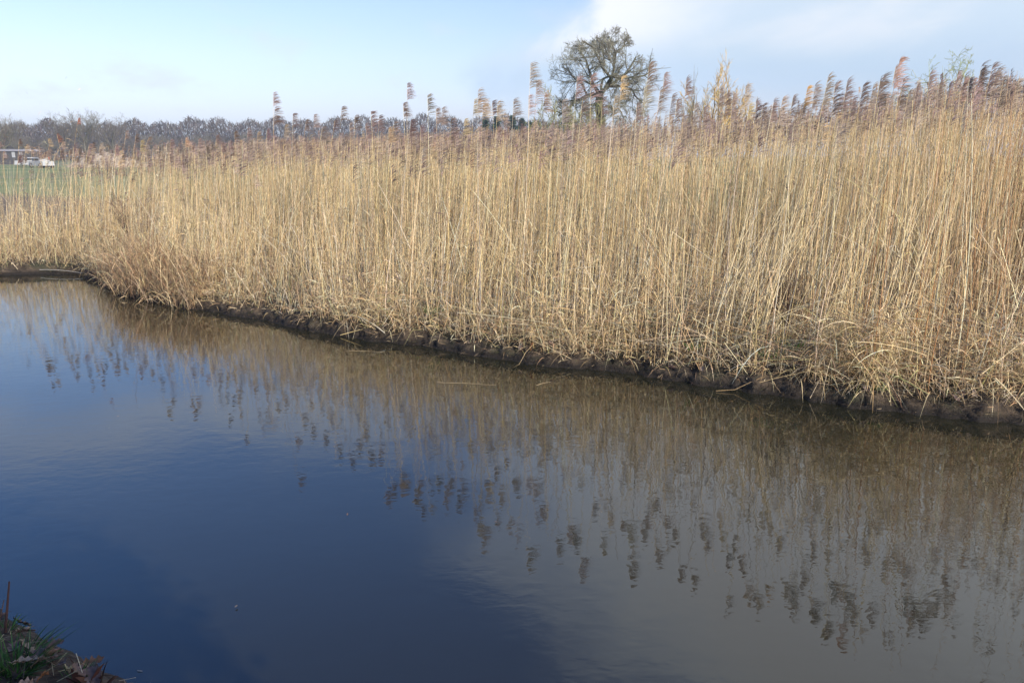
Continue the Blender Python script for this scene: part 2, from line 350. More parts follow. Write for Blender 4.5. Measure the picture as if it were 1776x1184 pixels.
bed = Geo()
def scatter(u0, u1, t0, t1, dens, bias=1.0):
    n = int((u1 - u0) * (t1 - t0) * dens); u = u0 + (u1 - u0) * rng.random(n); t = t0 + (t1 - t0) * rng.random(n) ** bias
    return u, t
us, ts = [], []
for (t0, t1, dn) in ((.2, 1.2, 120), (1.2, 2.6, 115), (2.6, 7.0, 140), (7.0, 11.0, 90)):
    a, b = scatter(-20, 12.5, t0, t1, dn); us.append(a); ts.append(b)
a, b = scatter(-5, 12.5, 11.0, 17.0, 75); us.append(a); ts.append(b)
us = np.concatenate(us); ts = np.concatenate(ts)
keep = rng.random(len(us)) < np.clip(.72 + .5 * wob2(us, ts, 41, 2.1) + (ts > 1.2) * .15, .12, 1)
us, ts = us[keep], ts[keep]
base = world(us, ts); px = px_of(base)
farleft = np.clip((250 - px) / 150, 0, 1)
k2 = (ts < 11 + 6 * (px > 900) - 5.0 * farleft) & (rng.random(len(us)) < 1 - .2 * farleft); us, ts, base, px = us[k2], ts[k2], base[k2], px[k2]
n = len(us)
farleft0 = np.clip((420 - px) / 200, 0, 1)
th = np.interp(px, top_x, top_h) - .22 * np.clip(1 - ts / 2.8, 0, 1) + .12 * np.clip((ts - 3) / 3, 0, 1) + .10 * wob2(us, ts, 42, 1.3) + (.12 + .09 * farleft0) * rng.standard_normal(n).clip(-2.5, 1.5) - .28 * np.clip(.9 - ts, 0, .9)
mat_ = (np.abs(px - 1390) < 170) & (ts < 1.25) | (ts < .42); keep_ = ~(mat_ & (rng.random(n) < .72)); us, ts, base, px = us[keep_], ts[keep_], base[keep_], px[keep_]; th = th[keep_]; n = len(us)
short = rng.random(n) < np.interp(ts + .5 * wob2(us, ts, 45, 1.0), [.2, 2.0, 3.6, 5.0], [.93, .86, .50, .12]); th = np.where(short, base[:, 2] + (th - base[:, 2]) * (.22 + .50 * rng.random(n) ** 1.3), th)
lean = np.stack([.10 + .10 * wob2(us, ts, 43, 1.1) + .12 * rng.standard_normal(n), .05 + .09 * rng.standard_normal(n)], 1)
bend = .07 * rng.standard_normal((n, 2))
P = stems(base, th, lean, bend); r0 = .0019 + .0024 * rng.random(n) ** 2.5
Rd = r0[:, None] * np.linspace(1.15, .5, 6)[None]
cc = pick(STRAW, n, .14, STRAW_P); cc *= (1 + .10 * wob2(us, ts, 44, 2.5))[:, None]
greyer = np.clip((px - 1500) / 250, 0, 1)[:, None] * (rng.random((n, 1)) < .35); cc = cc * (1 - greyer) + greyer * np.array([.42, .22, .10]) * (.8 + .4 * rng.random((n, 1)))
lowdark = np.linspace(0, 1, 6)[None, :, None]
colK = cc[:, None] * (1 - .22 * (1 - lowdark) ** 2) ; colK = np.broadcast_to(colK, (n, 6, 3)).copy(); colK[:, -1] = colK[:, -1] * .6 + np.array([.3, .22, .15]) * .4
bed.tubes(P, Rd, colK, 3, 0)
hp = ~short & (rng.random(n) < .36 * np.interp(ts, [0, 1.5, 3], [.3, .5, 1])); i = np.where(hp)[0]; ax = unit(P[i, -1] - P[i, -2])
plumes(bed, P[i, -1] + ax * .05, ax, .23 + .07 * rng.standard_normal(len(i)).clip(-1.5, 1.5), 24, .0040, 1)
# a few bent heads lower down
i = rng.choice(n, 260); ax = unit(WIND + .5 * rng.standard_normal((260, 3)) - np.array([0, 0, .3]))
plumes(bed, P[i, 3] + ax * .1, ax, np.full(260, .16), 14, .004, 1)
# leaves along the stems
def leaves(idx, lo, hi, ln, wdt, m=2, cols=STRAW):
    q = len(idx); a = lo + (hi - lo) * rng.random(q); k = np.clip((a * 5).astype(int), 0, 4); fr = (a * 5 - k)[:, None]
    st = P[idx, k] * (1 - fr) + P[idx, k + 1] * fr
    ph = rng.random(q) * 6.283; d = np.stack([np.cos(ph) + .5, np.sin(ph) * .8, .9 + .5 * rng.standard_normal(q)], 1); d = unit(d)
    l = ln * (.4 + .9 * rng.random(q)); s = np.linspace(0, 1, 4)
    Q = st[:, None] + d[:, None] * (l[:, None] * s)[..., None]; Q[..., 2] -= l[:, None] * s ** 2 * (.5 + .9 * rng.random((q, 1)))
    W = wdt * np.array([.7, 1, .75, .08])[None] * (.5 + rng.random((q, 1)))
    bed.ribbons(Q, W, unit(np.cross(d, np.array([0, 0, 1.])) + .4 * rng.standard_normal((q, 3))), pick(cols, q, .2, STRAW_P if cols is STRAW else None), m)
leaves(rng.choice(n, int(n * .45)), .45, .97, .20, .004)
leaves(rng.choice(n, int(n * .5)), .25, .7, .13, .0036)
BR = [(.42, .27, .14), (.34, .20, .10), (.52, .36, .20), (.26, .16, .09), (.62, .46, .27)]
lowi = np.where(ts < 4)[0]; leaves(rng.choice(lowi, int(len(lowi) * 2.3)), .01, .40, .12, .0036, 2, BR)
# snapped and leaning straws inside the bed
q = 2200; a, b = -20 + 32 * rng.random(q), .2 + 2.6 * rng.random(q) ** 1.3; bs = world(a, b); bs[:, 2] += rng.random(q) ** 2 * 1.1
ph = R(20) + R(140) * rng.random(q); ln = .3 + 1.0 * rng.random(q) ** 1.5
tipd = np.stack([np.cos(ph) * U[0], np.cos(ph) * U[1], np.sin(ph)], 1) + .15 * rng.standard_normal((q, 3)); s = np.linspace(0, 1, 4)
Q = bs[:, None] + unit(tipd)[:, None] * (ln[:, None] * s)[..., None]; Q[..., 2] -= .12 * ln[:, None] * s ** 2
bed.tubes(Q, np.full((q, 4), .0023) * (.7 + .6 * rng.random((q, 1))), pick(STRAW, q, .12, STRAW_P), 3, 0)
tag(bed.obj('reed_bed', [MAT_STEM, MAT_PLUME, MAT_BLADE]), 'dense bed of dry straw coloured reeds topped with brown plumes along the far bank', None, None, 'stuff')

# ------------------------------------------------------------------ thatch of dead leaves and grass at the foot of the reeds
def thatch(count, t_lo, t_hi, bias, ln0, zspread, wdt, towater, seed, cols=STRAW, colp=STRAW_P, u0=-20, u1=12.5):
    g = thg; u = u0 + (u1 - u0) * rng.random(count); t = t_lo + (t_hi - t_lo) * rng.random(count) ** bias
    mound = np.clip(.5 + .85 * wob2(u, t * .6, 51, 1.9), .05, 1.4); keep = rng.random(count) < mound + .12; u, t, mound = u[keep], t[keep], mound[keep]; q = len(u)
    b = world(u, t); lb = np.clip((300 - px_of(b)) / 200, 0, 1); b[:, 2] += rng.random(q) ** 1.4 * zspread * (mound + .15) * (1 + 1.3 * lb)
    ph = rng.random(q) * 6.283; lift = .15 + .9 * rng.random(q)
    d = np.stack([np.cos(ph), np.sin(ph), lift], 1) - V * towater * (.4 + .8 * rng.random((q, 1))); d = unit(d)
    l = ln0 * (.35 + .95 * rng.random(q)) * (.75 + .5 * mound); s = np.linspace(0, 1, 5)
    Q = b[:, None] + d[:, None] * (l[:, None] * s)[..., None]; Q[..., 2] -= l[:, None] * s ** 2 * (.08 + 1.0 * rng.random((q, 1)) ** 1.6)
    Q[..., 2] = np.maximum(Q[..., 2], .01)
    W = wdt * np.array([.7, 1, .9, .6, .1])[None] * (.5 + rng.random((q, 1)))
    g.ribbons(Q, W, unit(np.cross(d, np.array([0, 0, 1.])) + .5 * rng.standard_normal((q, 3))), pick(cols, q, .2, colp), 0)
thg = Geo()
THC = [(.66, .48, .25), (.74, .57, .33), (.50, .33, .16), (.80, .66, .43), (.34, .21, .11), (.40, .36, .15)]; THP = [.28, .24, .2, .12, .1, .06]
thatch(34000, .12, 1.5, 1.4, .13, .55, .0024, .12, 51, THC, THP)
m0, m1 = curtain(1560, 640, .5)[1], curtain(1200, 600, .5)[1]
thatch(9000, .15, 1.4, 1.1, .26, .60, .0026, .25, 56, THC, THP, min(m0, m1), max(m0, m1))
thatch(2500, .2, 1.6, 1.0, .5, .75, .0026, .2, 57, THC, THP, min(m0, m1), max(m0, m1))
thatch(24000, .06, .8, 1.2, .15, .30, .0026, .35, 51, THC, THP)
thatch(3200, .10, .4, 1.0, .26, .12, .0024, .9, 52, THC, THP)
thatch(5500, .2, 1.6, 1.0, .42, .7, .0026, .3, 53, THC, THP)
thatch(26000, 1.0, 6.5, 1.1, .22, .5, .0034, .1, 54, THC, THP)
thatch(15000, .3, 3.0, 1.0, .12, 1.2, .0028, .0, 55, THC, THP)
# stiff upright bits: broken stubs standing in the litter
q = 5200; a, b = -20 + 32.5 * rng.random(q), .12 + 1.3 * rng.random(q) ** 1.3; bs = world(a, b); ln = .12 + .5 * rng.random(q) ** 2; tl = .38 * rng.standard_normal((q, 2)); s = np.linspace(0, 1, 3)
dd = unit(np.concatenate([tl, np.ones((q, 1))], 1)); thg.tubes(bs[:, None] + dd[:, None] * (ln[:, None] * s)[..., None], np.full((q, 3), .0024) * (.7 + .8 * rng.random((q, 1))), pick(THC, q, .2, THP), 3, 0)
# long straws flopped over one another near the lip, mostly at the near end
q = 1500; a = 12.5 - 19 * rng.random(q) ** 1.4; b = .12 + 1.0 * rng.random(q); bs = world(a, b); bs[:, 2] += .06 + .32 * rng.random(q); sg = np.where(rng.random(q) < .5, 1, -1)[:, None]
dd = unit(U * sg * (.6 + .5 * rng.random((q, 1))) - V * (.7 * rng.random((q, 1)) - .2) + np.array([0, 0, 1]) * (-.15 + .6 * rng.random((q, 1)))); ln = .25 + .7 * rng.random(q) ** 1.5; s = np.linspace(0, 1, 5)
Q = bs[:, None] + dd[:, None] * (ln[:, None] * s)[..., None]; Q[..., 2] -= ln[:, None] * s ** 2 * (.35 * rng.random((q, 1))); Q[..., 2] = np.maximum(Q[..., 2], .01)
thg.tubes(Q, np.full((q, 5), .0026) * (.7 + .7 * rng.random((q, 1))), pick(THC, q, .15, THP), 3, 0)
# the clump hanging into the water at the bend
q = 3600; u_b = curtain(235, 515, 0)[1]; a = u_b + 1.1 * rng.standard_normal(q).clip(-1.5, 1.5); b = -.12 + .9 * rng.random(q); bs = world(a, b); bs[:, 2] = np.maximum(bs[:, 2], 0) + rng.random(q) ** 2 * .4
dd = unit(np.stack([.35 * rng.standard_normal(q), .3 * rng.standard_normal(q), 1.0 + .3 * rng.random(q)], 1) - V * .1); ln = .2 + .6 * rng.random(q); s = np.linspace(0, 1, 5)
Q = bs[:, None] + dd[:, None] * (ln[:, None] * s)[..., None]; Q[..., 2] -= (ln * rng.random(q) ** 2 * 1.3)[:, None] * s ** 2; Q[..., :2] += (.10 * rng.standard_normal((q, 1, 2))) * (s ** 2)[None, :, None]
thg.ribbons(Q, .0034 * np.array([.7, 1, .9, .6, .1])[None] * (.5 + rng.random((q, 1))), rng.standard_normal((q, 3)), pick([(.34, .21, .11), (.24, .15, .08), (.46, .32, .17), (.16, .10, .06), (.6, .45, .26)], q, .2), 0)
tag(thg.obj('dry_grass', [MAT_BLADE]), 'matted dead leaves and dry grass at the foot of the reeds', None, None, 'stuff')

db = Geo(); q = 16000; a, b = -20 + 32.5 * rng.random(q), -.02 + .42 * rng.random(q); bs = world(a, b); bs[:, 2] += .012 + .03 * rng.random(q); d = unit(rng.standard_normal((q, 3)) * [1, 1, .45]); s = np.linspace(-.5, .5, 3)
db.ribbons(bs[:, None] + d[:, None] * ((.02 + .07 * rng.random(q) ** 2)[:, None] * s)[..., None], .0035 * np.array([.5, 1, .3])[None] * (.4 + rng.random((q, 1))), rng.standard_normal((q, 3)), pick([(.05, .035, .022), (.10, .07, .04), (.035, .025, .018), (.26, .19, .11), (.08, .075, .03)], q, .3, [.3, .25, .2, .1, .15]), 0)
tag(db.obj('bank_debris', [MAT_BLADE]), 'dark crumbs of rotten leaves and roots on the mud face', None, None, 'stuff')
# ------------------------------------------------------------------ individual reeds
def reed(tip, base_, label, group, width_r=.0034, L_=.27, wind=None, tone=None, strands=60, plume=True, nleaf=1, cat='reed', colr=None):
    base_ = np.asarray(base_, float); o = base_.copy()
    rt = root('reed', o, label, cat, group)
    lean = (tip - base_)[:2]; P = stems(base_[None], np.array([tip[2]]), lean[None], .05 * rng.standard_normal((1, 2)), 9)
    g = Geo(); c = (pick(STRAW, 1, .1, STRAW_P) if colr is None else np.array([colr]))
    Rd = (width_r * np.linspace(1.15, .45, 9))[None].copy(); Rd[0, [2, 4, 6]] *= 1.15
    g.tubes(P, Rd, c, 5, 0); g.obj('stem', [MAT_STEM], rt, o).location = (0, 0, 0)
    ax = unit(P[:, -1] - P[:, -2])
    if plume:
        g = Geo(); plumes(g, P[:, -1] + ax * .02, ax, np.array([L_]), strands, .0034, 0, .1, None if wind is None else np.array([wind]), None if tone is None else np.array([tone]))
        g.obj('plume', [MAT_PLUME], rt, o)
    for j in range(nleaf):
        g = Geo(); a = .2 + .6 * rng.random(); k = int(a * 8); st = P[0, k]; d = unit(np.array([.9, .2, .6]) + .6 * rng.standard_normal(3)); l = .16 + .18 * rng.random(); s = np.linspace(0, 1, 6)
        Q = st + d * (l * s)[:, None]; Q[:, 2] -= l * s ** 2 * (.5 + .6 * rng.random())
        g.ribbons(Q[None], (.0045 * np.array([.6, 1, 1, .8, .5, .05]))[None], np.cross(d, [0, 0, 1.])[None], pick(STRAW, 1, .15, STRAW_P), 0)
        g.obj('leaf', [MAT_BLADE], rt, o)
    return rt
emerg = [(480, 160, 1), (484, 184, 1), (514, 196, 1), (550, 198, 1), (536, 206, .8), (599, 184, 1), (586, 205, .8), (622, 199, 1), (612, 212, .9), (651, 192, 1.0), (664, 199, .9), (713, 143, 1), (706, 177, .9), (749, 164, 1.1), (763, 187, .9), (774, 185, 1.0),
 (720, 205, .9), (690, 210, .9), (839, 154, 1.2), (846, 173, 1.1), (829, 170, .8), (861, 174, 1.1), (871, 175, 1.1), (899, 171, 1.2), (879, 196, .8), (930, 108, 1.2), (939, 140, 1.3), (925, 164, 1.2), (952, 160, 1.0), (985, 172, 1.1), (1011, 128, 1.3), (1035, 130, 1.2), (1086, 132, 1.2), (1074, 166, 1), (1020, 168, 1.2), (1052, 168, 1), (1112, 178, 1),
 (1137, 110, 1.4), (1130, 143, 1.5), (1161, 127, 1.3), (1155, 152, 1.3), (1174, 163, 1.2), (1183, 170, 1.1), (1199, 134, 1.2), (1213, 180, 1), (1230, 183, 1), (1257, 153, .9), (1270, 160, 1.3), (1280, 165, 1.2), (1302, 147, 1.2), (1307, 178, .9), (1320, 174, 1), (1331, 180, 1), (1350, 171, 1.0), (1367, 168, 1.1), (1384, 165, 1.2), (1397, 178, 1),
 (1408, 149, .9), (1424, 145, 1.4), (1447, 130, 1.3), (1460, 143, 1.3), (1480, 137, 1.3), (1488, 165, 1), (1509, 143, 1.3), (1523, 145, 1.1), (1538, 133, 1.2), (1545, 129, 1.5), (1561, 111, .9), (1572, 97, 1.2), (1577, 136, 1.3), (1586, 156, 1.1), (1598, 148, 1.1), (1624, 125, 1.3), (1640, 140, 1.2), (1656, 143, 1.2), (1669, 122, 1), (1682, 133, 1.1), (1692, 134, 1.2), (1704, 140, 1.2),
 (1714, 110, 1.4), (1733, 111, 1.4), (1741, 117, 1.3), (1750, 134, 1.2), (1762, 146, 1.1), (1773, 139, 1.2),
 (138, 204, .5), (103, 231, .9), (222, 226, .7), (160, 249, 1.1), (9, 262, 1), (40, 262, 1), (58, 258, .9), (68, 262, .9), (110, 258, .8), (240, 232, .8), (262, 236, .8), (300, 240, .8), (326, 238, .8), (349, 240, .9), (380, 233, .9), (412, 226, .9), (434, 222, .9), (452, 228, .9), (468, 222, .9), (500, 215, .9), (565, 218, .9), (640, 214, .9), (681, 219, .9), (735, 214, .9), (790, 205, 1), (812, 205, 1)]
emerg += [(int(rng.integers(0, 430)), int(rng.integers(240, 276)), .45 + .35 * rng.random()) for _ in range(48)]
GR_E = 'plumed reeds standing up above the reed bed'; LB_E = 'dry reed with a brown feathery plume blown sideways, standing up above the bed'
special = {(480, 160): 'tall thin reed with a dark plume, standing alone above the left part of the bed', (713, 143): 'tall reed with an open ragged plume, the highest before the far wood', (930, 108): 'very tall thin reed with a small plume beside the bare oak, left of its crown', (1137, 110): 'tall reed with a long heavy plume just right of the bare oak', (1572, 97): 'highest reed of all, with a thin pinkish plume over the right part of the bed', (138, 204): 'stiff upright reed with a narrow reddish tip in front of the far wood', (1302, 147): 'lone reed with a dark upright plume right of the yellow willow', (1408, 149): 'reed with a small orange tan plume over the right part of the bed'}
heroes = []
for (x, y, s) in emerg:
    t = .8 + 2.8 * rng.random(); hh = 99
    for _ in range(8):
        tp, u_ = curtain(x, y, t)
        if tp[2] < 3.45: break
        t = max(.3, t * .75)
    ln_ = .15 + .14 * rng.random() + (.25 if x < 600 else .0)
    b = world(u_ - (ln_ * .8), t + .1 * rng.standard_normal()); Lp = .25 * s
    tone = {(1408, 149): (.50, .30, .12), (1572, 97): (.42, .26, .20), (138, 204): (.34, .15, .10), (103, 231): (.26, .13, .09), (1561, 111): (.36, .25, .2)}.get((x, y))
    tip_ = tp - np.array([WIND[0], WIND[1], 0]) * Lp * .25; tip_[2] -= .04
    heroes.append(reed(tip_, b, special.get((x, y), LB_E), None if (x, y) in special else GR_E, .0030, Lp, 1.8 if x < 1000 else 1.15, tone, int(60 + 30 * s), True, 1 if rng.random() < .5 else 0))
# nearest stalks at the front edge of the bed
GR_F = 'reed stalks at the water side edge of the bed'; LB_F = 'straw coloured reed stalk rising from the front edge of the reed bed'
cnt = 0
while cnt < 170:
    u_ = -7 + 15.5 * rng.random() ** .8; t_ = .16 + .55 * rng.random(); b = world(u_, t_); x_ = px_of(b[None])[0]
    if x_ < 350 or x_ > 1850 or (x_ < 900 and rng.random() < .4): continue
    tall = rng.random() < .3; hz = np.interp(x_, top_x, top_h) * (.92 if tall else 0) + (.05 * rng.standard_normal() if tall else .75 + 1.1 * rng.random())
    tp = b + np.array([.12 * rng.standard_normal() + .10, .1 * rng.standard_normal(), 0]); tp[2] = max(hz, b[2] + .4)
    rd = x_ > 1480 and rng.random() < .3
    reed(tp, b, 'reddish brown reed stalk at the front edge of the bed' if rd else LB_F, 'reddish reed stalks at the front edge' if rd else GR_F, (.0027 + .0015 * rng.random()), .22, None, None, 34, tall and rng.random() < .5, 1 if rng.random() < .6 else 0, colr=(.40, .19, .07) if rd else None)
    cnt += 1

for i in range(46):
    if i < 26: x0, y0 = 1225 + 130 * rng.random(), 500 + 60 * rng.random(); lx = 40 + 90 * rng.random(); yy = 300 + 110 * rng.random()
    elif i < 38: x0, y0 = 1420 + 140 * rng.random(), 540 + 50 * rng.random(); lx = 30 + 80 * rng.random(); yy = 280 + 160 * rng.random()
    else: x0, y0 = 1000 + 150 * rng.random(), 500 + 60 * rng.random(); lx = -10 + 50 * rng.random(); yy = 330 + 120 * rng.random()
    t_ = .35 + .35 * rng.random(); _, u_ = curtain(x0, y0, t_); b = world(u_, t_); tp, _ = curtain(x0 + lx, yy, t_ + .25 * rng.random())
    reed(tp, b, 'bright bare reed stalk leaning to the right out of the matted grass', 'bright leaning stalks in the right half of the bed', .0042 + .001 * rng.random(), .2, None, None, 20, False, 1 if rng.random() < .4 else 0, colr=(.76, .60, .34))
# long snapped stalks one can point at: (x1, y1, x2, y2, t1, t2, sag, label)
def straw(pts, r_, label, group=None, col=(.66, .50, .25), name='fallen_reed_stalk', mat=None):
    P = np.array(pts, float); k = 9; s = np.linspace(0, 1, k); ss = np.linspace(0, 1, len(P))
    Q = np.stack([np.interp(s, ss, P[:, j]) for j in range(3)], 1); o = Q[0].copy(); g = Geo()
    g.tubes(Q[None], (r_ * np.linspace(1.1, .6, k))[None], np.array([col]), 5, 0)
    return tag(g.obj(name, [mat or MAT_STEM], None, o), label, 'dead stalk', group)
def bent(x1, y1, x2, y2, t1, t2, sag, r_, label, col=(.66, .50, .25), group=None):
    a, _ = curtain(x1, y1, t1); b, _ = curtain(x2, y2, t2); mid = (a + b) / 2 + np.array([0, 0, sag]); q1 = (a + mid) / 2 + np.array([0, 0, sag * .25]); q2 = (b + mid) / 2 + np.array([0, 0, sag * .25])
    return straw([a, q1, mid, q2, b], r_, label, group, col)
GR_B = 'snapped reed stalks leaning across the bed'; LB_B = 'snapped pale reed stalk leaning across the standing reeds'
for a in [(945, 478, 997, 493), (721, 535, 758, 580), (1629, 489, 1676, 525), (1180, 378, 1270, 432), (620, 407, 657, 422), (738, 495, 755, 540), (1340, 505, 1290, 545), (1400, 470, 1490, 560), (1700, 560, 1760, 600), (1580, 530, 1640, 560), (1510, 600, 1555, 640), (1150, 500, 1120, 560), (870, 440, 905, 475), (1235, 560, 1275, 600), (1620, 560, 1585, 640), (560, 500, 600, 530), (440, 430, 470, 470), (235, 405, 265, 425)]:
    bent(*a, .35 + .3 * rng.random(), .25 + .2 * rng.random(), .02, .0036, LB_B, group=GR_B)
bent(1165, 402, 1242, 456, .5, .45, 0, .0050, 'bright snapped stalk slanting down to the right before dark reed stems', (.78, .62, .36))
bent(1166, 402, 1158, 470, .5, .45, 0, .0045, 'short upright stump holding up the bright snapped stalk', (.74, .58, .33))
bent(1166, 455, 1245, 469, .5, .45, 0, .0040, 'thin pale stalk lying level below the bright snapped stalk', (.74, .58, .33))
bent(793, 542, 965, 562, .16, .14, .01, .0050, 'long bright straw lying level along the edge of the mud bank', (.80, .64, .36))
bent(924, 591, 1030, 645, .12, .02, .02, .0042, 'pale straw slanting off the bank into the water', (.62, .48, .27))
bent(1276, 588, 1535, 484, .3, .5, .05, .0052, 'long arching bundle stalk lying across the matted grass', (.72, .57, .32))
bent(1290, 584, 1450, 515, .28, .5, .07, .0042, 'second arching stalk just below the long arching one', (.70, .55, .30))
bent(1250, 610, 1440, 548, .22, .35, .04, .004, 'low bowed straw over the mud bank, under the arching stalks', (.70, .55, .30))
bent(1726, 655, 1776, 710, .15, .04, .01, .0050, 'thick straw pointing down the mud bank at the near end', (.74, .58, .33))
bent(1405, 690, 1427, 648, .02, .12, 0, .0035, 'grey brown straw standing at the foot of the mud bank', (.45, .34, .2))
bent(1560, 661, 1583, 687, .12, .05, 0, .0045, 'broken straw stuck in the dark mud face', (.62, .48, .28))
bent(590, 581, 642, 567, .02, .15, 0, .0048, 'golden straw reaching out over the water from a hollow in the bank', (.72, .52, .22))
bent(667, 577, 600, 546, .03, .25, .06, .0062, 'pale curled reed leaf hanging over the dark hollow', (.72, .62, .42))
bent(1700, 650, 1776, 590, .18, .2, 0, .0070, 'thick pale stalk leaning up to the right at the near end of the bed', (.70, .54, .30))
bent(276, 528, 302, 508, .03, .2, 0, .006, 'grey twig slanting into the water below the overhanging reeds', (.40, .34, .25))
bent(62, 468, 145, 474, .05, .05, .03, .006, 'grey twig arching over the water at the far end of the bank', (.42, .38, .32))
bent(20, 455, 36, 475, .25, .05, .02, .009, 'pale forked twig over the water at the far end of the bank', (.48, .38, .24))
# straws floating on the water
for (x1, y1, x2, y2) in [(700 + 290 / 2.96 * 1 - 40, 663, 860, 668), (605, 608, 668, 611), (930, 668, 955, 662)]:
    a, b = on_plane(x1, y1, .004), on_plane(x2, y2, .004)
    straw([a, (a + b) / 2 + np.array([0, .02, 0]), b], .003, 'brown straw floating flat on the water near the bank', 'floating straws', (.30, .22, .12))

# ------------------------------------------------------------------ bare trees
def interp_poly(P, a):
    k = P.shape[1] - 1; i = np.clip((a * k).astype(int), 0, k - 1); f = (a * k - i)[:, None]; r = np.arange(len(P))
    return P[r, i] * (1 - f) + P[r, i + 1] * f, unit(P[r, i + 1] - P[r, i]), i
def spawn(P, Rr, m, t0, t1, spread, lf, rf, curl, up, K=5, rmin=.006):
    n = len(P); idx = np.repeat(np.arange(n), m); a = t0 + (t1 - t0) * ((np.tile(np.arange(m), n) + rng.random(n * m)) / m)
    Pp = P[idx]; pos, T, i = interp_poly(Pp, a); Lp = np.linalg.norm(np.diff(P, axis=1), axis=2).sum(1)[idx]
    pr = rng.standard_normal((n * m, 3)); pr = unit(pr - (pr * T).sum(1, keepdims=True) * T)
    sp_ = spread * (.6 + .8 * rng.random((n * m, 1))); d = unit(T * np.cos(sp_) + pr * np.sin(sp_) + np.array([0, 0, up]))
    l = lf * Lp * (1.15 - .6 * a) * (.6 + .8 * rng.random(n * m)); Q = [pos]
    for k in range(K - 1):
        Q.append(Q[-1] + d * (l / (K - 1))[:, None]); d = unit(d + curl * rng.standard_normal((n * m, 3)) + np.array([0, 0, up * .3]))
    Q = np.stack(Q, 1); r_ = np.maximum(Rr[idx, i] * rf * (.7 + .5 * rng.random(n * m)), rmin)
    return Q, np.maximum(r_[:, None] * np.linspace(1, .35, K)[None], rmin * .6)
def poly(pts, K):
    pts = np.array(pts, float); s = np.linspace(0, 1, len(pts)); q = np.linspace(0, 1, K)
    return np.stack([np.interp(q, s, pts[:, j]) for j in range(3)], 1)
def twigcol(n, cols, jit=.15): return pick(cols, n, jit)

def oak():
    global rng
    rng = np.random.default_rng(4); D = 60.0; rel = lambda x, y, dy=0.: at_dist(x, y, D) + np.array([0, dy, 0])
    b = at_dist(1043, 250, D); b[2] = .6
    rt = root('bare_oak', b, 'bare gnarled oak with a round crown of fine twigs behind the reeds', 'tree')
    g = Geo(); tr = poly([b, rel(1042, 225), rel(1041, 200), rel(1038, 180), rel(1041, 165)], 7); rr = np.linspace(.36, .27, 7)
    g.tubes(tr[None], rr[None], np.array([[.10, .09, .065]]), 9); g.obj('trunk', [MAT_TWIG], rt, b)
    limbs = [[(1041, 168, 0), (1020, 165, .4), (1003, 172, .8), (985, 186, 1.0), (970, 200, 1.2)],
             [(1041, 166, 0), (1052, 150, 0), (1057, 140, -.2), (1048, 115, -.3), (1030, 89, -.6), (1008, 74, -.8)],
             [(1055, 143, 0), (1068, 118, .4), (1066, 90, .6), (1058, 60, .8)],
             [(1041, 162, 0), (1046, 153, .1), (1062, 148, .3), (1078, 133, .6), (1098, 118, 1.0), (1108, 95, 1.2)],
             [(1058, 150, 0), (1080, 150, -.6), (1098, 165, -1.0), (1112, 182, -1.2)],
             [(1040, 168, 0), (1026, 140, -.6), (1014, 112, -1.2), (1000, 92, -1.6)],
             [(1042, 190, 0), (1058, 182, .6), (1072, 186, 1.0), (1084, 200, 1.3)],
             [(1040, 160, 0), (1020, 142, .9), (998, 128, 1.6), (980, 112, 2.0)],
             [(1043, 160, 0), (1042, 143, -.2), (1050, 134, -.4), (1075, 140, -1.2), (1108, 138, -1.8), (1122, 128, -2)],
             [(1042, 180, 0), (1030, 178, -.8), (1012, 190, -1.5), (1000, 200, -1.9)],
             [(1066, 95, .5), (1082, 80, .9), (1092, 66, 1.1)], [(1048, 115, -.3), (1045, 85, .5), (1036, 62, .9)]]
    g = Geo(); P = np.stack([poly([rel(*p) for p in l], 8) for l in limbs]); P[:, 1:-1] += .07 * rng.standard_normal(P[:, 1:-1].shape)
    Rr = np.array([.17, .15, .12, .15, .10, .11, .09, .09, .10, .08, .07, .07])[:, None] * np.linspace(1, .38, 8)[None]
    bark = [(.13, .12, .08), (.19, .18, .11), (.09, .08, .06)]; tw = [(.26, .25, .18), (.21, .19, .15), (.34, .32, .23), (.16, .14, .12)]
    g.tubes(P, Rr, pick(bark, len(P)), 7); g.obj('limbs', [MAT_TWIG], rt, b)
    g = Geo(); cen = at_dist(1045, 140, D); kx, kz = 92 * D / F, 90 * D / F
    def clampc(Q):
        d = Q - cen; q = np.sqrt((d[..., 0] / kx) ** 2 + (d[..., 1] / kx) ** 2 + (d[..., 2] / kz) ** 2)
        lim = 1.06 + .10 * wob2(d[..., 0], d[..., 2], 61, 1.3); return (q - lim).max(1) < .10 * rng.random(len(Q)) ** 2
    for lv, (m, sp_, lf, rf, curl, up) in enumerate([(10, .9, .50, .5, .18, .08), (8, .75, .50, .5, .17, .05), (7, .7, .55, .55, .17, .03), (4, .7, .65, .7, .16, .02)]):
        P, Rr = spawn(P, Rr, m, .25 if lv == 0 else .12, 1.0, sp_, lf, rf, curl, up, 5, .010 if lv < 3 else .006); ok_ = clampc(P) | (lv < 1); P, Rr = P[ok_], Rr[ok_]
        g.tubes(P, Rr, twigcol(len(P), bark if lv == 0 else tw), 4 if lv < 2 else 3)
    g.obj('crown', [MAT_TWIG], rt, b)
oak()
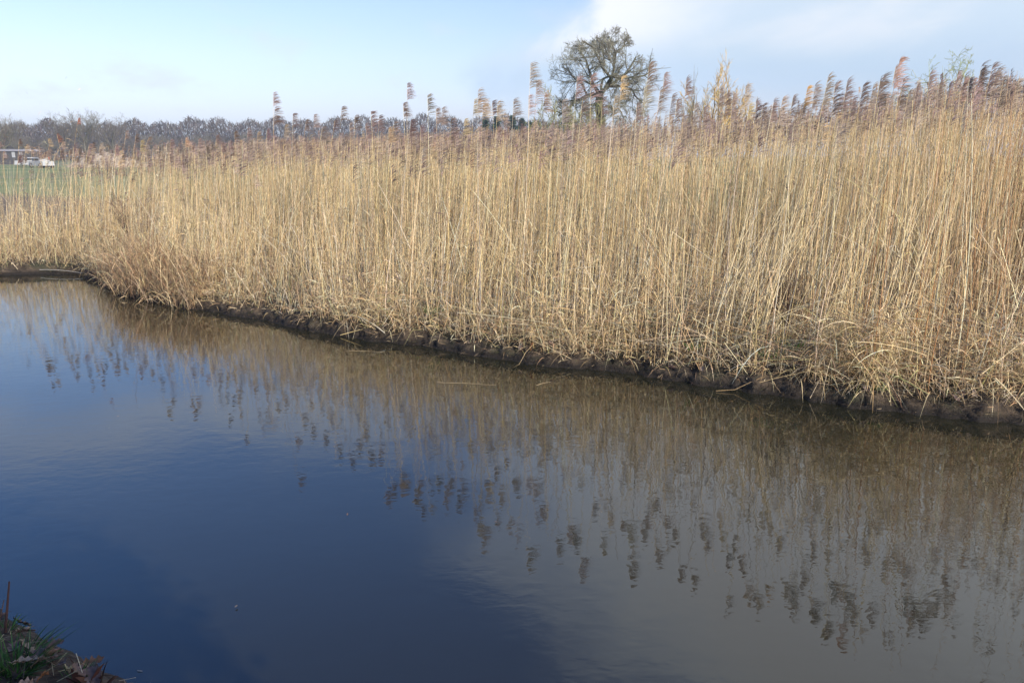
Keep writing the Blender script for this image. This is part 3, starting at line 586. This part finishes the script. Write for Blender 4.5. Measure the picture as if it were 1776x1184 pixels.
def bush_tree(name, x, ytop, wpx, D, cols, label, cat, group=None, up=.25, stems_=7, lv=(7, 6, 5), rmin=.008, gz=.6, bark=(.14, .12, .08), spread=.6, fan=1.0):
    global rng
    rng = np.random.default_rng(int(x))
    b = at_dist(x, 250, D); b[2] = gz; top = at_dist(x, ytop, D); H = top[2] - gz; Wd = wpx * D / F / 2
    rt = root(name, b, label, cat, group); P = []
    for i in range(stems_):
        a = 6.283 * (i + rng.random()) / stems_; q = (.3 + .7 * rng.random()) * fan
        e = b + np.array([math.cos(a) * Wd * q, math.sin(a) * Wd * q, H * (.95 - .4 * q * q)]); m1 = b + (e - b) * .5 + np.array([math.cos(a), math.sin(a), 0]) * Wd * .15
        P.append(poly([b, m1, e], 6))
    P = np.stack(P); P[:, 1:-1] += .04 * H * rng.standard_normal(P[:, 1:-1].shape) * .5; Rr = (H * .011) * np.linspace(1.2, .35, 6)[None] * np.ones((stems_, 1))
    g = Geo(); g.tubes(P, Rr, pick([bark], stems_), 5); g.obj('trunk', [MAT_TWIG], rt, b)
    g = Geo()
    for k, m in enumerate(lv):
        P, Rr = spawn(P, Rr, m, .15, 1.0, spread, .46, .6, .2, up, 4, rmin)
        g.tubes(P, Rr, twigcol(len(P), cols), 3)
    g.obj('crown', [MAT_TWIG], rt, b); return rt
YG = [(.30, .29, .12), (.24, .23, .12), (.36, .33, .16), (.2, .17, .1)]; OR = [(.55, .36, .13), (.45, .30, .13), (.6, .44, .2), (.35, .25, .12)]; GRY = [(.22, .2, .16), (.28, .25, .18)]
bush_tree('thorn_bush', 958, 172, 74, 52, YG, 'rounded yellow green twiggy bush just left of the bare oak', 'bush', lv=(8, 7, 7), up=.12, rmin=.011)
bush_tree('thorn_bush', 1020, 186, 84, 50, YG, 'low mossy twiggy bush in front of the bare oak trunk', 'bush', lv=(10, 8, 8), up=.1, rmin=.012)
bush_tree('thorn_bush', 1092, 196, 60, 54, [(.2, .18, .12), (.15, .13, .1), (.3, .27, .16)], 'low dark twiggy bush just right of the bare oak trunk', 'bush', lv=(8, 7, 5), up=.1)
bush_tree('pollard_willow', 1237, 138, 112, 62, OR, 'pale orange twigged willow behind the plumes, right of the bare oak', 'tree', lv=(8, 7, 6), up=.3, rmin=.013)
bush_tree('pollard_willow', 1285, 172, 60, 64, OR, 'smaller yellow twigged willow touching the pale orange one', 'tree', lv=(7, 6, 5), up=.3)
bush_tree('young_poplar', 1196, 150, 30, 60, GRY, 'slim grey poplar with upright twigs beside the pale orange willow', 'tree', stems_=3, lv=(9, 4), up=.9, spread=.3)
bush_tree('twisted_willow', 1634, 106, 105, 42, [(.33, .36, .14), (.27, .28, .13), (.4, .38, .18)], 'yellow green curly twigged tree showing behind the plumes on the right', 'tree', stems_=9, lv=(8, 7, 6), up=.1, spread=.9, rmin=.009)
DKB = [(.20, .14, .09), (.15, .10, .07), (.26, .18, .11)]
_, u_ = curtain(213, 420, .9); pb = world(u_, .9)
bush_tree('withered_dock', 213, 342, 62, math.hypot(pb[0], pb[1]), DKB, 'dark brown withered dock plant with seed clusters at the bend of the far bank', 'dead plant', up=.1, stems_=6, lv=(7, 6, 4), rmin=.0022, gz=float(pb[2]), bark=(.14, .09, .06))
_, u_ = curtain(1385, 480, .9); pb = world(u_, .9)
bush_tree('withered_dock', 1390, 445, 60, math.hypot(pb[0], pb[1]), DKB, 'small reddish brown withered plant in the matted grass behind the arching stalks', 'dead plant', up=.1, stems_=6, lv=(7, 6, 4), rmin=.0016, gz=float(pb[2]) + .2, bark=(.14, .09, .06))
for i, (x, y) in enumerate([(842, 208), (862, 203), (888, 201), (905, 206), (922, 212)]):   # dark evergreens
    D = 170 + 6 * i; b = at_dist(x, 260, D); b[2] = .6; H = at_dist(x, y, D)[2] - .6
    rt = root('pine_tree', b, 'dark green evergreen at the edge of the far wood, left of the bare oak', 'tree', 'dark evergreens left of the oak')
    g = Geo(); g.tubes(np.stack([np.array([b, b + [0, 0, H * .5], b + [0, 0, H * .95]])]), np.array([[.2, .14, .04]]), np.array([[.09, .06, .045]]), 6); g.obj('trunk', [MAT_TWIG], rt, b)
    g = Geo(); q = 1500; hh = rng.random(q) ** .8; a = 6.283 * rng.random(q); rad = (1 - hh * .9) * H * .30 * (.3 + .7 * rng.random(q)) * (1 + .3 * np.sin(hh * 30 + a)); c = b + np.stack([np.cos(a) * rad, np.sin(a) * rad, H * (.12 + .88 * hh)], 1)
    d = unit(np.stack([np.cos(a), np.sin(a), .2 + .3 * rng.standard_normal(q)], 1)); s = np.linspace(-.5, .5, 3); Q = c[:, None] + d[:, None] * (.9 * s)[None, :, None]
    g.ribbons(Q, .10 * np.array([.5, 1, .2])[None] * np.ones((q, 1)), rng.standard_normal((q, 3)), pick([(.05, .085, .055), (.065, .10, .06), (.04, .07, .05)], q), 0); g.obj('crown', [MAT_TWIG], rt, b)

# far wood: bare trees, copied
def wood_proto(H, wide, cols):
    rt = root('woodland_tree', (0, 0, 0), 'bare grey brown tree of the far wood', 'tree', 'bare trees of the far wood'); ns = 1
    g = Geo(); P = poly([(0, 0, 0), (.1, .1, H * .2), (0, .1, H * .42)], 5)[None]; Rr = np.linspace(.42, .28, 5)[None]; g.tubes(P, Rr, np.array([[.11, .10, .075]]), 6)
    L1 = []
    for i in range(8):
        a = 6.283 * (i + .6 * rng.random()) / 8; q = .4 + .6 * rng.random(); z0 = H * (.18 + .24 * rng.random())
        L1.append(poly([(0, 0, z0), (math.cos(a) * wide * q * .45, math.sin(a) * wide * q * .45, z0 + H * .2), (math.cos(a) * wide * q * .9, math.sin(a) * wide * q * .9, H * (.84 - .26 * q * q))], 6))
    P = np.stack(L1); P[:, 1:] += .25 * rng.standard_normal(P[:, 1:].shape); Rr = np.linspace(.2, .03, 6)[None] * np.ones((8, 1)); g.tubes(P, Rr, pick([(.13, .115, .085)], 8), 4)
    g.obj('trunk', [MAT_TWIG], rt); g = Geo()
    for k, m in enumerate((9, 7, 7)):
        P, Rr = spawn(P, Rr, m, .15, 1, .75, .5, .36, .11, .08, 4, .018 if k < 2 else .012)
        dz = P - np.array([0, 0, H * .52]); qd = np.sqrt((dz[..., 0] / (wide * 1.05)) ** 2 + (dz[..., 1] / (wide * 1.05)) ** 2 + (dz[..., 2] / (H * .5)) ** 2); ok_ = qd.max(1) < 1.02 + .06 * rng.random(len(P)); P, Rr = P[ok_], Rr[ok_]; g.tubes(P, Rr, twigcol(len(P), cols), 3)
    g.obj('crown', [MAT_TWIG], rt); return rt
WC = [(.15, .13, .10), (.12, .10, .08), (.17, .15, .11), (.13, .105, .095)]
protos = [wood_proto(15, 6.5, WC), wood_proto(15, 5.5, WC), wood_proto(15, 7.5, [(.19, .17, .12), (.15, .13, .1)]), wood_proto(15, 6, [(.15, .12, .11), (.12, .1, .09)])]
used = [False] * 4
def put_tree(k, loc, s, rz, label=None, group=None):
    p = protos[k]
    if not used[k]: r_ = p; used[k] = True
    else:
        r_ = p.copy(); C.objects.link(r_)
        for ch in p.children:
            c = ch.copy(); C.objects.link(c); c.parent = r_
    r_.location = tuple(loc); r_.scale = (s, s, s); r_.rotation_euler = (0, 0, rz)
    if label:
        r_['label'] = label
        if 'group' in r_: del r_['group']
wl_x = [-400, 0, 60, 225, 300, 400, 500, 620, 800, 900, 2300]; wl_y = [206, 208, 214, 217, 212, 209, 212, 208, 205, 208, 208]
kk = 0
for row, (D0, stepx, dy) in enumerate([(300, 20, 6), (330, 17, 2), (365, 17, 0)]):
    x = -260 + row * 7
    while x < 960:
        xx = x + 8 * rng.standard_normal(); D = D0 + 8 * rng.standard_normal(); b = at_dist(xx, 262, D); b[2] = .5
        yt = np.interp(xx, wl_x, wl_y) + 2 + dy + 3.0 * rng.standard_normal(); s = (at_dist(xx, yt + 6, D)[2] - .5) / 16.4
        put_tree(kk % 4, b, s, rng.random() * 6.28); kk += 1; x += stepx * (.8 + .4 * rng.random())
for (x, y, D, k, lb) in [(148, 190, 250, 2, 'broad bare tree rising highest over the wood behind the sand heap'), (196, 196, 255, 0, 'bare tree with spreading crown right of the highest one behind the sand heap'), (112, 199, 245, 1, 'bare tree with thin crown left of the highest one over the wood'), (8, 198, 205, 2, 'dark bare tree beside the low shed, at the near end of the wood'), (-50, 195, 210, 0, 'bare tree beyond the low shed')]:
    b = at_dist(x, 262, D); b[2] = .5; put_tree(k, b, (at_dist(x, y, D)[2] - .5) / 13.6, rng.random() * 6.28, lb)
g = Geo(); q = 44000; X = -420 + 1420 * rng.random(q); D = 305 + 90 * rng.random(q); hz_ = rng.random(q) ** .85
dirs = np.stack([(X - 888) / F, np.full(q, 1.0)], 1); dirs /= np.linalg.norm(dirs, axis=1, keepdims=True)
top_ = np.interp(X, wl_x, wl_y) - 1; tz = CAM_H + D * (270 - top_) / F * .93 * dirs[:, 1]; c = np.stack([dirs[:, 0] * D, dirs[:, 1] * D, .5 + (tz - .5) * hz_ * (1 + .06 * np.sin(X * .13) + .05 * np.sin(X * .05 + 2))], 1)
d = unit(rng.standard_normal((q, 3)) * [.5, .5, .35] + [0, 0, .8]); s = np.linspace(-.5, .5, 3); Q = c[:, None] + d[:, None] * (2.6 * s)[None, :, None] + .25 * rng.standard_normal((q, 3, 3))
g.ribbons(Q, .14 * np.array([.6, 1, .1])[None] * (.5 + rng.random((q, 1))), rng.standard_normal((q, 3)), pick([(.085, .07, .062), (.065, .054, .052), (.11, .092, .078)], q), 0)
tag(g.obj('woodland_undergrowth', [MAT_TWIG]), 'grey brown mass of twigs filling the far wood', None, None, 'stuff')

# ------------------------------------------------------------------ meadow things
def simple_mat(name, col, rough=.6, var=.2, scale=8.):
    m, t, b = nodemat(name, rough, .3); n = t.nodes.new('ShaderNodeTexNoise'); n.inputs['Scale'].default_value = scale; n.inputs['Detail'].default_value = 6
    g = t.nodes.new('ShaderNodeNewGeometry'); t.links.new(g.outputs['Position'], n.inputs['Vector']); r = t.nodes.new('ShaderNodeValToRGB'); t.links.new(n.outputs[0], r.inputs[0])
    c = np.array(col); r.color_ramp.elements[0].position = .3; r.color_ramp.elements[0].color = (*np.clip(c * (1 - var), 0, 1), 1); r.color_ramp.elements[1].position = .7; r.color_ramp.elements[1].color = (*np.clip(c * (1 + var), 0, 1), 1)
    t.links.new(r.outputs[0], b.inputs['Base Color']); return m
def boxes(name, lst, mat, parent=None):
    """lst of (cx, cy, cz, sx, sy, sz, taper): one mesh"""
    g = Geo()
    for (cx, cy, cz, sx, sy, sz, tp) in lst:
        v = np.array([[x * sx / 2 * (tp if z > 0 else 1), y * sy / 2 * (tp if z > 0 else 1), z * sz / 2] for z in (-1, 1) for y in (-1, 1) for x in (-1, 1)]) + [cx, cy, cz]
        f = np.array([[0, 1, 3, 2], [4, 6, 7, 5], [0, 4, 5, 1], [2, 3, 7, 6], [0, 2, 6, 4], [1, 5, 7, 3]]); f = f[:, ::-1]
        g.add(v, f, np.array([.5, .5, .5]))
    o = g.obj(name, [mat], parent, smooth=False); return o
# sand heap
D = 138; cb = at_dist(188, 262, D); cb[2] = .6; a, r_ = np.meshgrid(np.linspace(0, 2 * math.pi, 97), np.linspace(0, 1, 34), indexing='ij')
hx, hy = 6.4, 4.0; z = np.clip(1 - r_ ** 1.3, 0, 1) * 2.3 * (1 + .22 * wob2(np.cos(a) * r_ * 6, np.sin(a) * r_ * 6, 71, .8)) + .10 * wob2(np.cos(a) * r_ * 6, np.sin(a) * r_ * 6, 72, 5) * (r_ < .97) + .05 * rng.standard_normal(a.shape) * (r_ < .97)
z[-1] = z[0]; z[:, 0] = z[0, 0]
Ph = np.stack([np.cos(a) * r_ * hx - .9 * (1 - r_), np.sin(a) * r_ * hy, np.maximum(z, -.05)], -1)
hm = simple_mat('sand_heap_sand', (.31, .25, .19), .95, .35, 1.2); g = Geo(); nA, nB, _ = Ph.shape; ii = np.arange(nA - 1)[:, None] * nB; jj = np.arange(nB - 1)[None]
g.add(Ph, np.stack([ii + jj, ii + jj + nB, ii + jj + nB + 1, ii + jj + 1], -1).reshape(-1, 4)[:, ::-1], np.array([.4, .3, .25])); oh = g.obj('sand_heap', [hm]); oh.location = tuple(cb)
tag(oh, 'pale pinkish heap of sand and rubble on the meadow before the wood', 'heap')
dk = simple_mat('dark_timber', (.07, .065, .065), .8); wh = simple_mat('white_boarding', (.34, .34, .34), .6, .06); gy = simple_mat('grey_roof_sheet', (.20, .19, .20), .7); rd = simple_mat('red_cab_paint', (.42, .07, .05), .4, .1); gl_ = simple_mat('dark_window_glass', (.03, .035, .04), .15); ty = simple_mat('tyre_rubber', (.02, .02, .02), .8)
# low shed with white doors
Ds = 190; b = at_dist(32, 262, Ds); b[2] = .6; sh = root('shed', b, 'low dark shed with three white door panels beside the far wood', 'shed'); k = Ds / F
boxes('wall', [(0, 0, 1.25, 44 * k, 4, 2.5, 1)], dk, sh); boxes('roof', [(0, 0, 2.72, 46 * k, 4.6, .42, .93)], gy, sh)
for x in (20.5, 33, 44): boxes('door', [((x - 32) * k, -2.04, 1.9, 4.6 * k, .06, 1.1, 1.0)], wh, sh)
def vehicle(x, D, label, paint, L_=4.2, H_=1.5, rz=0.0):
    b = at_dist(x, 262, D); b[2] = .6; v = root('parked_car', b, label, 'car'); v.rotation_euler = (0, 0, rz)
    boxes('body', [(0, 0, .62, L_, 1.7, .62, .96)], paint, v); boxes('cabin', [(-.1, 0, 1.18, L_ * .55, 1.55, .5, .78)], paint, v)
    boxes('window', [(-.1, -.735, 1.15, L_ * .42, .06, .3, .9)], gl_, v)
    for wx in (-L_ * .32, L_ * .32):
        for wy in (-.82, .82):
            g = Geo(); th_ = np.array([[[wx, wy - .1, .33], [wx, wy, .33], [wx, wy + .1, .33]]]); g.tubes(th_, np.array([[.33, .34, .33]]), np.array([[.02, .02, .02]]), 14); g.obj('wheel', [ty], v)
vehicle(52, 150, 'white car parked beside the low shed, farther from the sand heap', wh, 4.4, rz=.2)
vehicle(69, 134, 'small white car parked nearer the sand heap, next to the red cab digger', wh, 3.4, rz=-.5)
b = at_dist(77.5, 262, 140); b[2] = .6; e = root('mini_digger', b, 'small digger with a bright red cab beside the sand heap', 'digger')
boxes('cab', [(0, 0, 1.25, .75, .8, .62, .9)], rd, e); boxes('base', [(0, 0, .72, .95, 1.0, .4, .95)], dk, e)
for yy in (-.4, .4): boxes('track', [(0, yy, .25, 1.3, .28, .48, .85)], ty, e)
g = Geo(); g.tubes(np.array([[[.4, 0, .8], [.9, 0, 1.25], [1.3, 0, .9], [1.35, 0, .4]]]), np.array([[.07, .06, .05, .05]]), np.array([[.2, .2, .2]]), 6); g.obj('arm', [dk], e)
for i, (x, y) in enumerate([(167, 283), (183, 287), (300, 277), (330, 276), (520, 272)]):
    D = 95 + 4 * i; b = at_dist(x, 262, D); b[2] = .6; g = Geo(); g.tubes(np.array([[[0, 0, 0], [.01, 0, .6], [.03, 0, 1.15]]]), np.array([[.07, .065, .06]]), np.array([[.12, .1, .08]]), 8)
    o = g.obj('fence_post', [MAT_TWIG]); o.location = tuple(b); tag(o, 'short dark wooden post on the meadow behind the reeds', 'fence post', 'meadow fence posts')

# ------------------------------------------------------------------ green tufts on the far bank
def tuft(center, n_, h_, spread_, label, cols, wdt=.004, name='grass_tuft', dirn=None, mat=None, cat='grass tuft', group=None):
    c = np.asarray(center, float); g = Geo(); a = rng.random(n_) * 6.283; r_ = spread_ * np.sqrt(rng.random(n_))
    b = np.stack([np.cos(a) * r_, np.sin(a) * r_, np.zeros(n_) - .02], 1); d = unit(np.stack([np.cos(a) * .5 + .25 * rng.standard_normal(n_), np.sin(a) * .5 + .25 * rng.standard_normal(n_), np.full(n_, 1.)], 1) + (0 if dirn is None else np.array(dirn)))
    l = h_ * (.5 + .6 * rng.random(n_)); s = np.linspace(0, 1, 6); Q = b[:, None] + d[:, None] * (l[:, None] * s)[..., None]; Q[..., :2] += d[:, None, :2] * (l[:, None] * s ** 2)[..., None] * .4; Q[..., 2] -= l[:, None] * s ** 2 * .25
    g.ribbons(Q, wdt * np.array([.8, 1, .95, .75, .45, .05])[None] * (.6 + .6 * rng.random((n_, 1))), unit(np.cross(d, [0, 0, 1.]) + .3 * rng.standard_normal((n_, 3))), pick(cols, n_, .2), 0)
    o = g.obj(name, [mat or MAT_GREEN]); o.location = tuple(c); return tag(o, label, cat, group)
GC = [(.10, .22, .03), (.16, .28, .05), (.07, .15, .03), (.25, .30, .09)]
for (x, y, t, h, nn, lb) in [(750, 522, .45, .24, 46, 'upright bright green tuft among the dry reeds above a mud hollow'), (1205, 565, .30, .15, 26, 'small green tuft in dry grass over the middle of the bank'), (1340, 545, .3, .16, 26, 'green tuft under the long arching stalks'), (1378, 560, .45, .25, 36, 'olive green tuft behind the arching stalks'), (1480, 545, .6, .35, 40, 'tall pale green tuft at the foot of dense reeds on the right'), (1440, 625, .2, .07, 26, 'tiny bright green tuft on top of the mud face'), (1530, 640, .18, .08, 26, 'low green tuft between dead oak leaves on the mud edge')]:
    p, u_ = curtain(x, y, t); pb = world(u_, t); tuft(pb + np.array([0, 0, .03 if h < .12 else .12]), nn, h, .07 if h < .12 else .1, lb, GC)

# ------------------------------------------------------------------ fallen oak leaves
def leaf_mesh(seed):
    r = np.random.default_rng(seed); K = 15; s = np.linspace(0, 1, K); lobes = (.34 + .16 * np.cos(s * 6.283 * 3.6)) * np.sin(np.clip(s * 1.04, 0, 1) * math.pi) ** .6 * .75 + .012
    cols_ = 7; q = np.linspace(-1, 1, cols_); X = s[:, None] + .04 * r.standard_normal((K, cols_)) * .3; Y = lobes[:, None] * q[None]
    Z = .30 * (q[None] ** 2) * lobes[:, None] * 1.6 + .22 * np.sin(s * 3.0 + r.random() * 2)[:, None] * (r.random() + .3) + .03 * r.standard_normal((K, cols_)) + .25 * r.standard_normal() * (s[:, None] ** 2)
    P = np.stack([X - .5, Y, Z], -1) * .085; g = Geo(); i = np.arange(K - 1)[:, None] * cols_; j = np.arange(cols_ - 1)[None]
    g.add(P, np.stack([i + j, i + j + cols_, i + j + cols_ + 1, i + j + 1], -1).reshape(-1, 4), np.array([.2, .1, .05]))
    st = np.array([[[-.5, 0, float(Z[0, 3])], [-.6, .01, float(Z[0, 3]) + .02], [-.7, .03, float(Z[0, 3])]]]) * .085; g.tubes(st, np.full((1, 3), .0009), np.array([[.15, .08, .05]]), 4)
    return g.mesh('oak_leaf', [MAT_LEAF])
def leafmat():
    m, t, b = nodemat('dead_oak_leaf', .5, .35); oi = t.nodes.new('ShaderNodeObjectInfo'); r = t.nodes.new('ShaderNodeValToRGB'); t.links.new(oi.outputs['Random'], r.inputs[0]); r.color_ramp.interpolation = 'CONSTANT'
    cs = [(.13, .075, .052), (.19, .12, .085), (.20, .09, .04), (.10, .06, .048), (.21, .15, .105), (.16, .105, .09)]
    while len(r.color_ramp.elements) < len(cs): r.color_ramp.elements.new(.5)
    for i, (e_, c) in enumerate(zip(r.color_ramp.elements, cs)): e_.position = i / len(cs); e_.color = (*c, 1)
    n = t.nodes.new('ShaderNodeTexNoise'); n.inputs['Scale'].default_value = 60; tc_ = t.nodes.new('ShaderNodeTexCoord'); t.links.new(tc_.outputs['Object'], n.inputs['Vector'])
    mr = t.nodes.new('ShaderNodeMapRange'); mr.inputs[1].default_value = .3; mr.inputs[2].default_value = .7; mr.inputs[3].default_value = .6; mr.inputs[4].default_value = 1.3; t.links.new(n.outputs[0], mr.inputs[0])
    v_ = t.nodes.new('ShaderNodeVectorMath'); v_.operation = 'SCALE'; t.links.new(r.outputs[0], v_.inputs[0]); t.links.new(mr.outputs[0], v_.inputs['Scale']); t.links.new(v_.outputs[0], b.inputs['Base Color']); return m
MAT_LEAF = leafmat(); LM = [leaf_mesh(100 + i) for i in range(7)]
def leaf(p, s, label, group, tilt=.5):
    o = bpy.data.objects.new('oak_leaf', LM[int(rng.integers(7))]); C.objects.link(o); o.location = tuple(p); o.scale = (s, s, s)
    o.rotation_euler = (tilt * rng.standard_normal(), tilt * rng.standard_normal(), rng.random() * 6.28); return tag(o, label, 'leaf', group)
def nb_hit(x, y):
    d = ray(x, y); z = .42
    for _ in range(6):
        p = np.array([0, 0, CAM_H]) + d * ((z - CAM_H) / d[2]); q = p - NB1; u_, t_ = q @ NBU, q @ NBV; z = nb_world(np.array([u_]), np.array([t_ - 0]))[0, 2]
    return p, u_, t_
for i in range(110):
    u_ = -.5 + 1.6 * rng.random(); t_ = -.12 + .75 * rng.random(); p = nb_world(np.array([u_]), np.array([t_]))[0]; p[2] += .012 + .03 * rng.random()
    leaf(p, .6 + .5 * rng.random(), 'curled brown oak leaf lying in the litter of the near bank', 'oak leaves on the near bank')
for (x, y, t) in [(1090, 636, .06), (1163, 642, .08), (1216, 644, .06), (1168, 603, .2), (1476, 610, .3), (1478, 620, .22), (1515, 632, .2), (1502, 640, .17), (1365, 584, .3), (1600, 604, .35), (1606, 612, .3), (1670, 655, .15), (1660, 660, .12), (920, 602, .14), (905, 606, .12), (955, 600, .16), (1640, 668, .12), (1690, 640, .2)]:
    p, u_ = curtain(x, y, t); q = world(u_, t); q[2] = max(q[2], p[2] if p[2] < q[2] + .12 else q[2]) + .02; leaf(q, .9 + .5 * rng.random(), 'dead oak leaf caught on the far bank above the mud', 'dead leaves on the far bank', .8)
for (x, y) in [(603, 893), (410, 1052), (860, 905), (112, 1135), (720, 741)]:
    leaf(on_plane(x, y, .006), .22, 'tiny pale leaf scrap floating on the open water', 'leaf scraps floating on the water', .05)
# near bank plants
for (x, y, h, nn, lb) in [(30, 1165, .20, 120, 'largest bright green grass tuft on the near bank'), (48, 1120, .10, 26, 'short green tuft leaning over the leaves on the near bank'), (70, 1140, .09, 24, 'small green tuft at the water edge of the near bank'), (135, 1178, .10, 30, 'green tuft beside the dark withered sprouts'), (12, 1090, .08, 26, 'short green blades behind the dark upright stalk')]:
    p, u_, t_ = nb_hit(x, y); tuft(p, nn, h, .05, lb, [(.03, .085, .014), (.05, .12, .022), (.025, .06, .013)], .0032, dirn=(.2, .1, 0))
p, _, _ = nb_hit(9, 1096); q = at_dist(16, 1008, math.hypot(p[0], p[1]))
straw([p, (p + q) / 2, q], .0055, 'dark brown dead stalk standing upright on the near bank', None, (.10, .05, .035), 'dead_dock_stalk', MAT_TWIG)
p, _, _ = nb_hit(-2, 1080); q = at_dist(7, 1040, math.hypot(p[0], p[1])); straw([p, (p + q) / 2, q], .003, 'thin dead stalk behind the dark upright stalk', None, (.16, .09, .06), 'dead_dock_stalk', MAT_TWIG)
for (x, y, h, lb) in [(148, 1186, .13, 'pair of dark brown withered pointed sprouts at the near water edge'), (172, 1186, .11, 'dark withered sprout with a split tip, nearest the water'), (78, 1152, .08, 'thin dark withered shoot at the edge of the leaves')]:
    p, _, _ = nb_hit(x, y); tuft(p, 7 if h > .1 else 3, h, .022, lb, [(.07, .03, .02), (.11, .05, .03), (.05, .025, .02)], .013 if h > .1 else .004, 'withered_sprout', mat=MAT_TWIG, cat='sprout')
p, _, _ = nb_hit(120, 1165); tuft(p, 22, .06, .015, 'pale dried seed head cluster among the leaves', [(.32, .25, .14), (.24, .18, .1)], .004, 'dried_seed_head', mat=MAT_TWIG, cat='seed head')
a, b = at_dist(132, 1132, 2.45), at_dist(143, 1166, 2.42); straw([a, (a + b) / 2, b], .0012, 'thin pale straw pointing up beside the withered sprouts', None, (.4, .34, .22))
a, b = on_plane(186, 1184, .05), on_plane(236, 1174, .02); straw([a, (a + b) / 2, b], .0016, 'thin pale twig reaching over the water at the near edge', None, (.42, .33, .22))
a, b = on_plane(238, 1162, .004), on_plane(247, 1163, .004); straw([a, (a + b) / 2, b], .0016, 'tiny pale straw floating near the near bank', None, (.5, .45, .35))
g = Geo(); q = 1500; uu = -1 + 2.6 * rng.random(q); t_ = -.18 + 1.0 * rng.random(q); b = nb_world(uu, t_); b[:, 2] += .01; d = unit(rng.standard_normal((q, 3)) * [1, 1, .35] + [0, 0, .15]); s = np.linspace(0, 1, 4); Q = b[:, None] + d[:, None] * ((.03 + .07 * rng.random(q))[:, None] * s)[..., None]
g.ribbons(Q, .0016 * np.array([.8, 1, .8, .1])[None] * (.5 + rng.random((q, 1))), rng.standard_normal((q, 3)), pick([(.12, .08, .05), (.07, .05, .035), (.3, .24, .14), (.18, .12, .07)], q), 0)
tag(g.obj('leaf_litter', [MAT_BLADE]), 'crumbled dead leaves and straw bits on the near bank', None, None, 'stuff')
# unseen evergreen tree, added behind the viewpoint to shade the near bank edge
b = np.array([2.45, -1.95, .7]); rt = root('shade_tree', b, 'small dense evergreen tree added out of view on the near bank to shade its edge', 'tree')
P = np.stack([poly([(0, 0, 0), (.03, 0, 1.0), (math.cos(a) * .15, math.sin(a) * .15, 1.8), (math.cos(a) * .6, math.sin(a) * .6, 3.1)], 8) for a in np.linspace(0, 6.28, 9)[:-1]]); g = Geo(); g.tubes(P, np.linspace(.05, .012, 8)[None] * np.ones((8, 1)), pick([(.08, .06, .04)], 8), 6); g.obj('trunk', [MAT_TWIG], rt)
g = Geo(); q = 11000; a = unit(rng.standard_normal((q, 3))) * (.25 + .75 * rng.random((q, 1)) ** .5) * (1 + .06 * rng.standard_normal((q, 1))); c = a * [1.02, 1.02, 1.25] + [0, 0, 2.75]; d = unit(rng.standard_normal((q, 3))); s = np.linspace(-.5, .5, 4)
g.ribbons(c[:, None] + d[:, None] * (.09 * s)[None, :, None], .022 * np.array([.2, 1, .9, .1])[None] * np.ones((q, 1)), rng.standard_normal((q, 3)), pick([(.04, .09, .03), (.06, .11, .04)], q), 0); g.obj('crown', [MAT_GREEN], rt)
# ------------------------------------------------------------------ air
ho = boxes('haze', [(0, 1350, 19, 3000, 3900, 42, 1)], None)
hm_ = bpy.data.materials.new('thin_haze'); hm_.use_nodes = True; t_ = hm_.node_tree; t_.nodes.clear()
pv = t_.nodes.new('ShaderNodeVolumePrincipled'); pv.inputs['Color'].default_value = (.80, .88, 1, 1); pv.inputs['Density'].default_value = .0005; pv.inputs['Anisotropy'].default_value = .2
om = t_.nodes.new('ShaderNodeOutputMaterial'); t_.links.new(pv.outputs[0], om.inputs['Volume']); ho.data.materials.clear(); ho.data.materials.append(hm_)
tag(ho, 'thin pale haze that softens the far wood', None, None, 'stuff')
